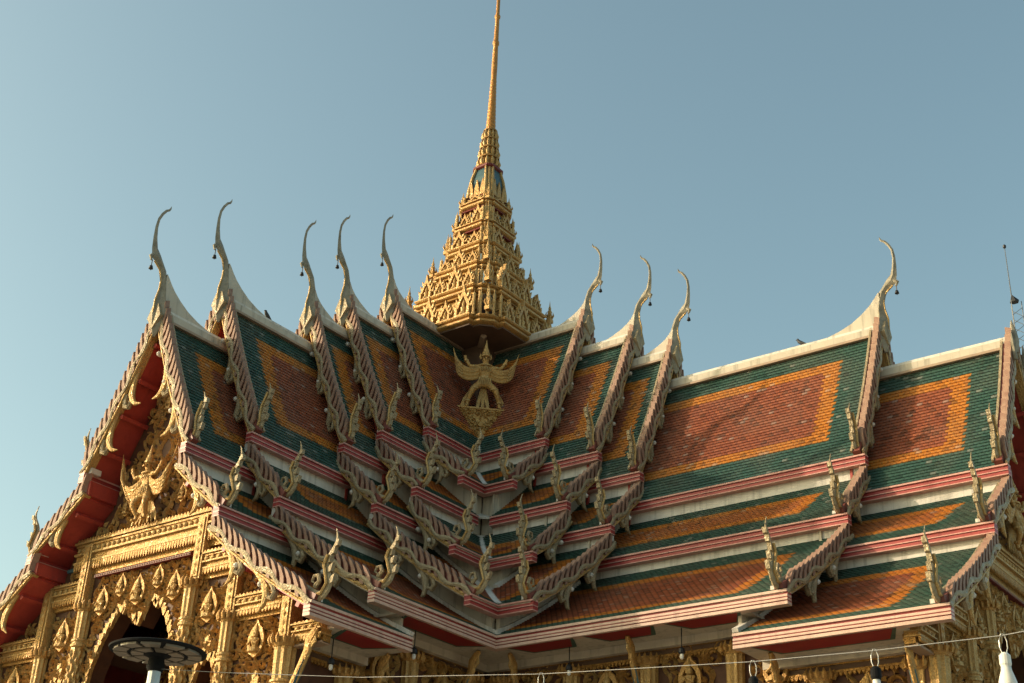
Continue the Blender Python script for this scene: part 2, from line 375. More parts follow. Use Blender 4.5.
FASC = [(.00, -.05, .03, 'a'), (-.05, -.095, -.01, 'r'), (-.095, -.14, .015, 'a'), (-.14, -.165, .0, 'm'), (-.165, -.205, .02, 'a'), (-.205, -.23, -.01, 'r'), (-.23, -.29, .02, 'a')]
FASC2 = [(.00, -.038, .03, 'a'), (-.038, -.075, -.01, 'r'), (-.075, -.125, .018, 'm'), (-.125, -.145, .026, 'a'), (-.145, -.165, -.005, 'r'), (-.165, -.225, .02, 'm'), (-.225, -.245, .03, 'a')]
def build_fascia(F, x0, x1, k, t, sg, valley):
    w1, z1 = TIER[k][t]; mb = MB()
    for zt, zb, off, m in (FASC if (t == 3 and k > 3) else FASC2):
        mat = {'a': 'line_pale' if (t == 3 and k > 3) else 'line_rose', 'r': 'line_red', 'm': 'line_mid'}[m]
        s0, s1 = w1-.16, w1+off
        xa = lambda s: max(x0, s) if valley else x0
        P = [F(xa(s0), sg*s0, z1+zb), F(x1, sg*s0, z1+zb), F(x1, sg*s1, z1+zb), F(xa(s1), sg*s1, z1+zb)]
        Q = [F(xa(s0), sg*s0, z1+zt), F(x1, sg*s0, z1+zt), F(x1, sg*s1, z1+zt), F(xa(s1), sg*s1, z1+zt)]
        mb.hexa(P+Q, mat)
    return mb

def build_tiles(F, x0, x1, k, t, sg, valley):
    P = profile(k, t); L = plen(P); n = max(4, int(round(L/.105))); mb = MB(); RW = L/n; ush = (.36 if k <= 3 else 0.) if t == 1 else (.3 if k <= 3 else 0.)
    for i in range(n):
        (s0, z0), _, n0 = along(P, i*RW); (s1, z1), _, n1 = along(P, (i+1)*RW)
        lift = .028
        a = (s0+n0[0]*lift, z0+n0[1]*lift); b = (s1+n1[0]*.004, z1+n1[1]*.004)
        xs = lambda s: max(x0, s) if valley else x0
        X0, X1, Xb = xs(s0), xs(s1), x1
        if X0 >= x1-.01: continue
        vm0, vm1 = (i+.02)*.105, (i+.98)*.105; LL = n*.105
        q = [F(X0, sg*a[0], a[1]), F(Xb, sg*a[0], a[1]), F(Xb, sg*b[0], b[1]), F(X1, sg*b[0], b[1])]
        uv = [(x1-X0+ush, vm0), (ush, vm0), (ush, vm1), (x1-X1+ush, vm1)]; uv2 = [(0, LL)]*4
        if (q[1]-q[0]).cross(q[2]-q[0]).z < 0: q = q[::-1]; uv = uv[::-1]
        mb.face(q, TILE[t], uv, uv2)
        q = [F(X0, sg*s0, z0), F(Xb, sg*s0, z0), F(Xb, sg*a[0], a[1]), F(X0, sg*a[0], a[1])]
        uv = [(x1-X0+ush, vm0), (ush, vm0), (ush, vm0), (x1-X0+ush, vm0)]
        mb.face(q, TILE[t], uv, uv2)
    return mb

CH = [(.06, -.78, .05, .04), (.03, -.52, .15, .20), (.02, -.22, .20, .27), (.05, .08, .16, .17), (.03, .34, .135, .11), (.035, .58, .115, .085), (.12, .86, .105, .07), (.24, 1.02, .10, .06), (.37, 1.12, .145, .055),
      (.45, 1.30, .085, .05), (.485, 1.55, .058, .045), (.495, 1.80, .042, .038), (.465, 2.02, .036, .032), (.385, 2.19, .034, .03), (.29, 2.32, .032, .027), (.215, 2.37, .028, .024), (.18, 2.43, .02, .018), (.17, 2.49, .006, .006)]
def build_chofa(F, d, h, tall=True, zs=1.):
    mb = MB(); X = lambda a, s, z: F(d+a+(zs-1)*.9*max(z, 0)*.3, s, h+(z*zs if z > 0 else z)); side = F(0, 1, 0)-F(0, 0, 0)
    C = CH if tall else [(-.02, -.42, .12, .14), (.02, -.15, .13, .14), (.04, .10, .08, .08), (.03, .30, .04, .04), (.03, .42, .01, .01)]
    mb.tube([X(a, 0, z) for a, z, r_, t in C], [(t, r_) for a, z, r_, t in C], 'finial', 4 if tall else 8, side)
    if tall:
        mb.tube([X(.44, 0, 1.14), X(.53, 0, 1.06), X(.50, 0, .99), X(.45, 0, .97)], [(.045, .06), (.04, .045), (.025, .03), (.01, .01)], 'finial', 6, side)
        mb.prism([(-.23, -.30), (0, -.62), (.23, -.30), (.10, .02), (-.10, .02)], lambda p, q, e: X(e, p, q), .06, .17, 'mosaic')
        mb.tube([X(.20, 0, -.2), X(.21, 0, .1), X(.14, 0, .4), X(.13, 0, .62), X(.22, 0, .86), X(.40, 0, 1.0)], [.025]*6, 'gold_pale', 6)
    else:
        for sg in (-1, 1): mb.tube([X(.1, sg*.3, -.75), X(.1, sg*.36, -.4), X(.1, sg*.38, -.1)], [.06, .05, .01], 'finial', 6)
    return mb
def build_fin(F, d, h, big=True):
    """cream fin sweeping from the ridge up into the finial"""
    mb = MB(); X = lambda a, q, e: F(d+a, e, h+q)
    if not big: mb.prism([(-.05, -.42), (-1.35, -.14), (-1.05, -.05), (-.72, .06), (-.45, .18), (-.25, .30), (-.10, .44), (.0, .60), (.06, .4), (.0, .0)], X, -.075, .075, 'cream')
    else: mb.prism([(-.05, -.42), (-1.9, -.14), (-1.45, -.02), (-1.05, .08), (-.72, .21), (-.45, .38), (-.25, .54), (-.12, .68), (-.03, .80), (.04, .88), (.06, .5), (.0, .0)], X, -.075, .075, 'cream')
    return mb

def build_ridge(F, d0, d1, h, tall):
    mb = MB(); z = h-.15
    mb.box((d0, -.17, z-.16), (d1-.02, .17, z+.03), 'cream', F); mb.box((d0, -.10, z+.03), (d1-.04, .10, z+.13), 'white', F)
    mb.box((d0, -.21, z-.22), (d1-.06, .21, z-.16), 'tan', F)
    return mb

CHOFA_TIPS = []
for arm in 'BA':
    F = MAP[arm]
    for k in (1, 2, 3, 4, 5):
        d = D[arm][k-1]; dprev = D[arm][k-2] if k > 1 else 0.
        tiers = sorted(TIER[k]); sides = {t: (1, -1) if (t == 1 or k == 5) else (1,) for t in tiers}
        # structural body: decks, gable infill, frieze strips, purlins
        body = MB()
        inner = lambda t: (dprev-GAP[t]-.02) if k > 1 else 0.
        for t in tiers:
            P = profile(k, t); x0 = inner(t)
            for sg in sides[t]:
                valley = k <= 4
                G = lambda a, s, z, sg=sg: F(a, sg*s, z)
                # deck only over the gable overhang
                xa = d-GAP[t]-.25 if k < 5 else d-1.2
                poly = [(s, z-.015) for s, z in P]+[(max(s-.03, 0), z-.16) for s, z in P[::-1]]
                body.prism(poly, lambda p, q, e: G(e, p, q), max(xa, x0), d-.03, 'red' if (t == 1 or k == 5) else ('red_deep' if t == 2 else 'cream'))  # middle-tier underside is red, deepened to paint in shade beneath the boards
                w1, z1 = TIER[k][t]
                if t < 3 and not (k == 1 and t == 2):
                    xs = max(x0, w1-.2) if valley else x0
                    body.box((xs, w1-.30, z1-(.54 if t == 1 else .48)), (d-.06, w1-.15, z1-.20), 'red' if (k == 5 and sg < 0) else 'white', G)
                elif k <= 3:
                    xs = max(x0, w1-.24)
                    body.box((xs, w1-.40, z1-(1.25 if k < 3 else .86)), (d-GAP[t]+.02, w1-.26, z1-.20), 'cream', G)
                if k == 5:
                    L = plen(P)
                    for fr in {1: (.16, .38, .60, .82), 2: (.3, .75), 3: (.12, .36, .60, .84)}[t]:
                        (s0, z0), tg, nn = along(P, L*fr)
                        q = [(s0+tg[0]*a+nn[0]*b, z0+tg[1]*a+nn[1]*b) for a, b in ((-.05, -.15), (.05, -.15), (.05, -.25), (-.05, -.25))]
                        body.prism(q, lambda p, q_, e: G(e, p, q_), d-1.15, d-.10, 'red')
                    if t < 3 and sg < 0: body.box((d-1.25, w1-.14, z1-.43), (d-.10, w1-.03, z1-.31), 'tan', G)
                # rounded purlin ends on the underside of the board
                L = plen(P)
                for fr in ({1: (.30, .52, .74), 2: (.5,), 3: (.42, .66)}[t] if (k < 5 or sg > 0) else ()):
                    (s0, z0), tg, nn = along(P, L*fr)
                    c = (s0-nn[0]*.26, z0-nn[1]*.26)
                    body.tube([G(d-.16, *c), G(d-.06, *c), G(d-.01, *c), G(d+.02, *c)], [.055, .065, .055, .02], 'white', 8)
        if k < 5:
            w1, z1 = TIER[k][1]; w2, z2 = TIER[k][2]
            Y = lambda p, q, e: F(e, p, q)
            body.prism([(0, H[k-1]-.3), (w1-.12, z1-.05), (w1-.12, z1-1.4), (-w1+.12, z1-1.4), (-w1+.12, z1-.05)], Y, d-GAP[1]-.06, d-GAP[1], 'red')
            body.prism([(w1-.25, z1-.62), (w2-.10, z2-.10), (w2-.10, z2-1.15), (-w2+.1, z2-1.15), (-w2+.10, z2-.10), (-w1+.25, z1-.62)], Y, d-GAP[2]-.06, d-GAP[2], 'cream')
            if 3 in TIER[k]:
                w3, z3 = TIER[k][3]; P = profile(k, 3)
                low = [(s, z-1.02) for s, z in P[::-1]]
                body.prism([(s, z-.08) for s, z in P[:-1]]+[(w3-.25, z3-.10)]+[(w3-.25, z3-.72)]+low[1:], Y, d-GAP[3]-.08, d-GAP[3], 'cream')
                # flashing strip lying on the next section's tiles
                if k >= 2:
                    PN = profile(k+1, 3); LN = plen(PN); n = 8
                    for i in range(n):
                        (s0, z0), _, nn = along(PN, LN*(1-i/n)*.98); (s1, z1_), _, n1 = along(PN, LN*(1-(i+1)/n)*.98)
                        if s1 > w3+.1: continue
                        q = [(s0, z0), (s1, z1_), (s1+n1[0]*.10, z1_+n1[1]*.10), (s0+nn[0]*.10, z0+nn[1]*.10)]
                        body.prism(q, Y, d-GAP[3]-.02, d-GAP[3]+.11, 'white')
        sec = part('roof_section', body, TEMPLE)
        # soffit under the lowest eaves
        if k >= 4:
            w3, z3 = TIER[k][3]
            for sg in ((1,) if k == 4 else (1, -1)):
                so_ = MB(); G = lambda a, s, z, sg=sg: F(a, sg*s, z)
                xa = 4.7 if k == 4 else D[arm][3]-GAP[3]+.0; xb = d-.85; zs = z3-.27
                m = lambda s: max(xa, s) if k == 4 else xa
                so_.hexa([G(m(4.7), 4.7, zs), G(xb, 4.7, zs), G(xb, w3-.05, zs), G(m(w3-.05), w3-.05, zs)]+[G(m(4.7), 4.7, zs+.05), G(xb, 4.7, zs+.05), G(xb, w3-.05, zs+.05), G(m(w3-.05), w3-.05, zs+.05)], 'cream')
                so_.box((m(4.9) if k == 4 else xa, 4.86, zs-.16), (xb, 5.02, zs-.002), 'cream', G)
                nb = max(1, int(round((xb-max(xa, 5.5))/2.4))); x_ = (6.2 if k == 4 else xa+.2); wb = (xb-x_)/nb
                for i in range(nb):
                    a, b = x_+i*wb+.12, x_+(i+1)*wb-.12
                    for zz, e, mm in ((.004, 0., 'green'), (.008, .07, 'crimson')):
                        so_.hexa([G(a+.30+e, 5.42+e, zs-zz-.02), G(b-.30-e, 5.42+e, zs-zz-.02), G(b-e, w3-.06, zs-zz-.02), G(a+e, w3-.06, zs-zz-.02)]+[G(a+.30+e, 5.42+e, zs-.001), G(b-.30-e, 5.42+e, zs-.001), G(b-e, w3-.06, zs-.001), G(a+e, w3-.06, zs-.001)], mm)
                part('soffit', so_, sec)
        for t in tiers:
            x0 = inner(t)
            for sg in sides[t]:
                part('tiled_slope', build_tiles(F, x0, d-.02, k, t, sg, k <= 4), sec, recalc=False)
                part('eave_fascia', build_fascia(F, x0, d+.06, k, t, sg, k <= 4), sec)
                part('bargeboard', build_bargeboard(F, d, k, t, sg), sec)
                part('naga_finial', build_naga(F, d, k, t, sg), sec)
        tall = not (arm == 'B' and k == 5)
        part('ridge_cap', build_ridge(F, inner(1), d, H[k-1], tall), sec)
        part('ridge_finial', build_chofa(F, d, H[k-1], tall, CHS[arm]), sec)
        if tall:
            part('ridge_fin', build_fin(F, d, H[k-1], k >= 4), sec)
            CHOFA_TIPS.append((arm, k, F(d+.49, 0, H[k-1]+1.0*CHS[arm])))
# closed attic under the tiles of both arms
at = MB()
for arm in 'BA':
    half = [(max(s-.28, 0), z-.30) for s, z in profile(5, 1)]+[(s-.28, z-.30) for s, z in profile(5, 2)]+[(max(s-.28, 0), z-.26) for s, z in profile(5, 3) if s < 5.2]
    half = [half[0]]+[p for p in half[1:]]; bot = half[-1]
    poly = half+[(-s, z) for s, z in half[::-1][:-1]]
    at.prism(poly, lambda p, q, e, F=MAP[arm]: F(e, p, q), -1.2 if arm == 'B' else -1.21, D[arm][4]-1.45, 'brown')
part('attic', at, TEMPLE)
# white valley gutters between the arms
vg = MB()
for k in (1, 2, 3, 4):
    for t in sorted(TIER[k]):
        P = profile(k, t)
        pts = [Vector((s, -s, z+.03)) for s, z in P if s > .3]
        if k == 4 and t < 3: continue
        if k == 3 and t < 3: continue
        if k == 2 and t == 1: continue
        vg.tube(pts, [(.03, .10 if t == 1 else .24)]*len(pts), 'cream' if t == 1 else 'white', 6, (0, 0, 1))
part('valley_gutter', vg, TEMPLE)
# ------------------------------------------------------------------ carved ornament (kranok scrolls)
def scroll():
    """flat-backed spiral with a raised ridge and three flame leaves, unit size, in (p,q,h)"""
    vs, fs = [], []
    n = 15
    for i in range(n+1):
        t = i/n; a = -1.2+t*8.2; r_ = .44*(1-.80*t); wd = .10*(1-.45*t)
        cx, cy = r_*math.cos(a), r_*math.sin(a); ux, uy = math.cos(a), math.sin(a)
        vs += [(cx-ux*wd, cy-uy*wd, 0), (cx, cy, .17+.10*t), (cx+ux*wd, cy+uy*wd, 0)]
        if i: b = 3*i; fs += [(b-3, b-2, b+1, b), (b-2, b-1, b+2, b+1)]
    def leaf(x, y, ang, l, wd):
        b = len(vs); c, s = math.cos(ang), math.sin(ang); T = lambda p, q, h: (x+c*p-s*q, y+s*p+c*q, h)
        vs.extend([T(0, -wd, 0), T(0, wd, 0), T(.02, 0, .14), T(l*.5, -wd*1.1, 0), T(l*.45, wd*.9, 0), T(l*.5, 0, .15), T(l, wd*1.1, .03)])
        fs.extend([(b, b+2, b+5, b+3), (b+2, b+1, b+4, b+5), (b+3, b+5, b+6), (b+5, b+4, b+6)])
    for a, l in ((.6, .34), (1.7, .42), (2.7, .34)): leaf(.40*math.cos(a), .40*math.sin(a), a+.5, l, .10)
    leaf(.40*math.cos(-1.2), .40*math.sin(-1.2), -1.9, .5, .10)
    b = len(vs); vs.extend([(.08*math.cos(k), .08*math.sin(k), .16) for k in (0, 1.57, 3.14, 4.71)]+[(0, 0, .27)]); fs.extend([(b+k, b+(k+1) % 4, b+4) for k in range(4)])
    return vs, fs
SCROLL = scroll()
def carve(mb, G, u, z, size, rot, flip, out, m='gold', depth=1.):
    c, s = math.cos(rot), math.sin(rot); f_ = -1 if flip else 1
    mb.add([G(u+size*f_*(c*p-s*q), z+size*(s*p+c*q), out+h*size*depth) for p, q, h in SCROLL[0]], SCROLL[1], m)
def inside(p, poly):
    x, y = p; c = False
    for (x0, y0), (x1, y1) in zip(poly, poly[1:]+poly[:1]):
        if (y0 > y) != (y1 > y) and x < (x1-x0)*(y-y0)/(y1-y0)+x0: c = not c
    return c
def fill(mb, G, ok, u0, u1, z0, z1, sp, out, mats=('gold',), sym=True, seed=1, depth=1.):
    rg = random.Random(seed); j = 0; z = z0+sp*.5
    while z < z1:
        u = u0+sp*.5+(sp*.5 if j % 2 else 0)
        while u < u1:
            if ok(u, z):
                rot = rg.choice((0, 0, .25, -.25, math.pi)); m = rg.choice(mats); sz = sp*rg.uniform(.92, 1.12); o = out+rg.uniform(0, .03); fl = rg.random() < .3
                carve(mb, G, u, z, sz, rot, fl, o, m, depth)
                if sym: carve(mb, G, -u, z, sz, -rot, not fl, o, m, depth)
            u += sp
        z += sp*.86; j += 1
def band(mb, G, u0, u1, z0, z1, out, m='gold'): 
    mb.box((u0, z0, -.14), (u1, z1, out), m, lambda a, b, c: G(a, b, c))
def petals(mb, G, u0, u1, z, h, out, sp=.11, m='gold', up=False):
    n = max(1, int((u1-u0)/sp)); w_ = (u1-u0)/n
    for i in range(n):
        c = u0+(i+.5)*w_; s = 1 if up else -1
        mb.prism([(c-w_*.42, z), (c+w_*.42, z), (c+w_*.36, z+s*h*.55), (c, z+s*h), (c-w_*.36, z+s*h*.55)], G, out-.05, out, m)
def entablature(mb, G, u0, u1, z0, z1):
    h = z1-z0; P = lambda a: z0+h*a
    band(mb, G, u0-.06, u1+.06, P(.94), P(1.0), .20, 'gold_pale'); band(mb, G, u0-.03, u1+.03, P(.86), P(.92), .16)
    band(mb, G, u0, u1, P(.66), P(.86), .13, 'gold')
    n = max(2, int((u1-u0)/.17))
    for i in range(n):        # carved rosettes in the frieze
        c = u0+(i+.5)*(u1-u0)/n
        mb.lathe([(.065, 0), (.055, .03), (.02, .05)], (0, 0, 0), 'gold_pale', 6, lambda x, y, z, c=c: G(c+x, P(.76)+y, .13+z))
    band(mb, G, u0-.02, u1+.02, P(.60), P(.66), .19, 'gold_pale'); band(mb, G, u0, u1, P(.44), P(.60), .12); band(mb, G, u0-.03, u1+.03, P(.36), P(.42), .17, 'gold_pale')
    band(mb, G, u0, u1, P(.0), P(.36), .06, 'gold_dark')
    petals(mb, G, u0, u1, P(.36), h*.24, .16, .085)
    petals(mb, G, u0, u1, P(1.0), h*.10, .18, .10, 'gold', True)
def fluted(mb, G, u, out, z0, z1, r_, m='gold_pale', n=20, taper=1.):
    vs, fs = [], []
    for z, q in ((z0, 1.), (z1, taper)):
        for k in range(n):
            t = 2*math.pi*k/n; a = r_*q*(1 if k % 2 else .86); vs.append(G(u+a*math.cos(t), z, out+a*math.sin(t)))
    fs += [(k, (k+1) % n, n+(k+1) % n, n+k) for k in range(n)]+[tuple(range(n)), tuple(range(n, 2*n))]
    mb.add(vs, fs, m)
def ring(mb, G, u, out, prof, m='gold', n=18):
    mb.lathe(prof, (0, 0, 0), m, n, lambda x, y, z: G(u+x, z, out+y))
def column(G, u, ztop, out=.10, r_=.20, base=GZ):
    mb = MB()
    ring(mb, G, u, out, [(r_*1.05, ztop-.16), (r_*1.4, ztop-.05), (r_*1.4, ztop), (r_*1.15, ztop+.02)])
    for k in range(14):       # lotus petals round the capital
        t = 2*math.pi*k/14; a = r_*1.42
        mb.tube([G(u+a*math.cos(t), ztop-.12, out+a*math.sin(t)), G(u+a*1.08*math.cos(t), ztop-.03, out+a*1.08*math.sin(t)), G(u+a*1.05*math.cos(t), ztop+.08, out+a*1.05*math.sin(t))], [.035, .045, .008], 'gold', 5)
    fluted(mb, G, u, out, ztop-.78, ztop-.14, r_*.96, 'gold_pale', 20, 1.08)
    ring(mb, G, u, out, [(r_*.9, ztop-.98), (r_*1.18, ztop-.96), (r_*1.18, ztop-.91), (r_*1.0, ztop-.89), (r_*1.0, ztop-.86), (r_*1.14, ztop-.84), (r_*1.14, ztop-.80), (r_*.9, ztop-.77)], 'gold_pale')
    fluted(mb, G, u, out, base+.5, ztop-.96, r_*1.0, 'gold', 16)
    z = ztop-1.12             # diamond lattice bosses on the shaft
    while z > 3.2:
        for k in range(9):
            t = 2*math.pi*(k+(.5 if int((ztop-z)/.16) % 2 else 0))/9; a = r_*1.0
            mb.add([G(u+(a+e)*math.cos(t+w_), z+h, out+(a+e)*math.sin(t+w_)) for w_, h, e in ((-.26, 0, -.01), (0, -.09, -.01), (.26, 0, -.01), (0, .09, -.01), (0, 0, .035))], [(0, 1, 4), (1, 2, 4), (2, 3, 4), (3, 0, 4)], 'gold_pale')
        z -= .16
    band(mb, G, u-r_*1.5, u+r_*1.5, base, base+.5, out+r_*1.5, 'gold')
    return mb
def figure(mb, G, u, z, s, out):
    """small carved praying figure in a flame-shaped frame"""
    fr = [(0, .56), (.07, .44), (.18, .33), (.26, .14), (.26, -.04), (.19, -.20), (0, -.32), (-.19, -.20), (-.26, -.04), (-.26, .14), (-.18, .33), (-.07, .44)]
    mb.prism([(u+a*s, z+b*s) for a, b in fr], G, out-.02, out+.05*s, 'gold', [[(u+a*s*.68, z+b*s*.68) for a, b in fr]])
    ring2 = lambda prof, du, dz, o: mb.lathe(prof, (0, 0, 0), 'gold_pale', 8, lambda x, y, z_: G(u+du*s+x*s, z+dz*s+z_*s, out+o*s+y*s))
    ring2([(.02, -.22), (.17, -.20), (.16, -.12), (.08, -.06), (.11, .06), (.12, .11), (.04, .14)], 0, 0, .04)
    ring2([(.03, .12), (.075, .16), (.08, .22), (.06, .27), (.045, .30), (.03, .38), (.005, .47)], 0, 0, .06)
    for sg in (-1, 1): mb.tube([G(u+sg*.12*s, z+.09*s, out+.08*s), G(u+sg*.13*s, z-.03*s, out+.15*s), G(u+sg*.015*s, z+.04*s, out+.19*s)], [.035*s, .03*s, .022*s], 'gold_pale', 6)

# ------------------------------------------------------------------ garuda statues
def garuda(name, parent, T, sc, legs, wing_up):
    """T(p,q,o): p right, q up, o out, from between the feet"""
    J = [(0, .78, .06), (0, .94, .07), (0, 1.14, .10), (0, 1.29, .10), (0, 1.41, .13), (0, 1.50, .12)]
    RAD = [.135, .105, .155, .06, .10, .075]; E = [(0, 1), (1, 2), (2, 3), (3, 4), (4, 5)]
    def chain(a, pts):
        for p, r_ in pts:
            J.append(p); RAD.append(r_); E.append((a, len(J)-1)); a = len(J)-1
    for sg in (-1, 1):
        chain(2, [((sg*.19, 1.20, .10), .075), ((sg*.40, 1.16, .16), .055), ((sg*.52, 1.36, .16), .042), ((sg*.55, 1.47, .16), .045)])
        if legs: chain(0, [((sg*.13, .72, .08), .10), ((sg*.30, .52, .20), .085), ((sg*.40, .24, .10), .055), ((sg*.42, .06, .10), .045), ((sg*.44, .03, .24), .04)])
        else: chain(0, [((sg*.12, .70, .08), .11), ((sg*.24, .44, .24), .085), ((sg*.15, .16, .10), .055), ((sg*.16, .05, .12), .045), ((sg*.18, .03, .24), .04)])
    me = bpy.data.meshes.new('tmp'); me.from_pydata([T(*[x*sc for x in p]) for p in J], E, []); me.update()
    o = bpy.data.objects.new('tmp', me); COL.objects.link(o)
    md = o.modifiers.new('s', 'SKIN'); md.use_smooth_shade = True
    for i, r_ in enumerate(RAD):
        sv = me.skin_vertices[0].data[i]; sv.radius = (r_*sc, r_*sc); sv.use_root = (i == 0)
    sb = o.modifiers.new('d', 'SUBSURF'); sb.levels = 2
    dg = bpy.context.evaluated_depsgraph_get(); m2 = bpy.data.meshes.new_from_object(o.evaluated_get(dg)); bpy.data.objects.remove(o)
    m2.materials.clear(); m2.materials.append(M_['gold']); m2.name = name
    body = link(name, m2, parent)
    S = lambda p, q, o_: T(p*sc, q*sc, o_*sc); ax = S(0, 0, 1)-S(0, 0, 0); ax.normalize()
    cr = MB()
    cr.lathe([(.06, 1.47), (.115, 1.50), (.12, 1.54), (.09, 1.57), (.10, 1.60), (.07, 1.66), (.075, 1.69), (.045, 1.76), (.03, 1.85), (.004, 2.0)], (0, 0, 0), 'gold_pale', 10, lambda x, y, z: S(x, z, .12+y))
    cr.tube([S(0, 1.42, .21), S(0, 1.39, .28), S(0, 1.35, .29)], [.04*sc, .028*sc, .006*sc], 'gold', 6)          # beak
    for sg in (-1, 1):
        cr.tube([S(sg*.04, 1.44, .205), S(sg*.05, 1.44, .225)], [.018*sc, .01*sc], 'dark', 6)                       # eyes
        cr.tube([S(sg*.10, 1.44, .10), S(sg*.14, 1.50, .08), S(sg*.13, 1.60, .08)], [.03*sc, .035*sc, .006*sc], 'gold_pale', 6)
    cr.lathe([(.09, 1.20), (.19, 1.22), (.20, 1.25), (.12, 1.29)], (0, 0, 0), 'gold_pale', 12, lambda x, y, z: S(x, z, .10+y*.75))   # collar
    cr.lathe([(.10, .86), (.15, .87), (.15, .92), (.11, .93)], (0, 0, 0), 'gold_pale', 12, lambda x, y, z: S(x, z, .07+y))
    for j in range(7):       # chest plate and belt pendants
        a_ = (j-3)*.045; cr.tube([S(a_, 1.19-.012*abs(j-3), .235-.02*abs(j-3)), S(a_*.9, 1.07, .26-.02*abs(j-3))], [.022*sc, .006*sc], 'gold_pale', 5)
        cr.tube([S(a_, .87, .20-.014*abs(j-3)), S(a_*1.3, .68-.02*(j % 2), .23-.012*abs(j-3))], [.026*sc, .008*sc], 'gold_pale', 5)
    for sg in (-1, 1):       # arm and leg rings
        for c_, r1 in (((sg*.30, 1.18, .135), .075), ((sg*.50, 1.32, .16), .058), ((sg*.41 if legs else sg*.16, .22, .10), .075), ((sg*.26 if legs else sg*.20, .55, .17), .105)):
            cr.lathe([(r1*.8, -.03), (r1, -.02), (r1, .02), (r1*.8, .03)], (0, 0, 0), 'gold_pale', 10, lambda x, y, z, c_=c_: S(c_[0]+x, c_[1]+z, c_[2]+y))
    part('crown', cr, body)
    for sg in (-1, 1):
        wg = MB(); n = 9
        for i in range(n):
            t = i/(n-1)
            if wing_up: a, b, c, e = (.10, 1.16-.30*t), (.42-.02*t, .72-.20*t), (.92-.16*t, .80-.16*t), (1.05-.34*t, 1.95-.98*t)
            else: a, b, c, e = (.10, 1.18-.22*t), (.40, .98-.22*t), (.74-.05*t, 1.02-.20*t), (.86-.10*t, 1.66-.52*t)
            pts = []
            for k in range(8):
                q = k/7; w0 = (1-q)**3; w1_ = 3*q*(1-q)**2; w2_ = 3*q*q*(1-q); w3_ = q**3
                pts.append(S(sg*(w0*a[0]+w1_*b[0]+w2_*c[0]+w3_*e[0]), w0*a[1]+w1_*b[1]+w2_*c[1]+w3_*e[1], .04+.12*q*(1-q)+.012*(n-i)))
            wg.tube(pts, [(.026*sc, .036*sc), (.03*sc, .046*sc), (.032*sc, .052*sc), (.032*sc, .052*sc), (.03*sc, .048*sc), (.026*sc, .04*sc), (.02*sc, .026*sc), (.006*sc, .006*sc)], ('gold', 'gold_pale', 'gold_dark')[i % 3], 6, ax)
            if i % 2 == 0: wg.tube([pts[4]+ax*.03*sc, pts[5]+ax*.03*sc, pts[6]+ax*.02*sc], [.03*sc, .035*sc, .01*sc], 'gold_pale', 5)
        part('wing', wg, body)
    tl = MB()
    for i in range(-3, 4):
        if legs and abs(i) > 1: continue
        x = i*.075
        tl.tube([S(x*.4, .70, .0), S(x, .45, -.02), S(x*1.7, .15, -.02), S(x*2., -.02, .0)], [(.02*sc, .035*sc), (.02*sc, .05*sc), (.02*sc, .05*sc), (.008*sc, .01*sc)], 'gold_pale', 6, ax)
    if legs:
        for sg in (-1, 1):   # flared skirt panels beside the legs
            tl.prism([(sg*.16, .74), (sg*.34, .60), (sg*.52, .30), (sg*.60, .0), (sg*.46, .0), (sg*.42, .28), (sg*.28, .50)], lambda p, q, e: S(p, q, e), -.02, .06, 'gold')
    part('tail', tl, body)
    return body

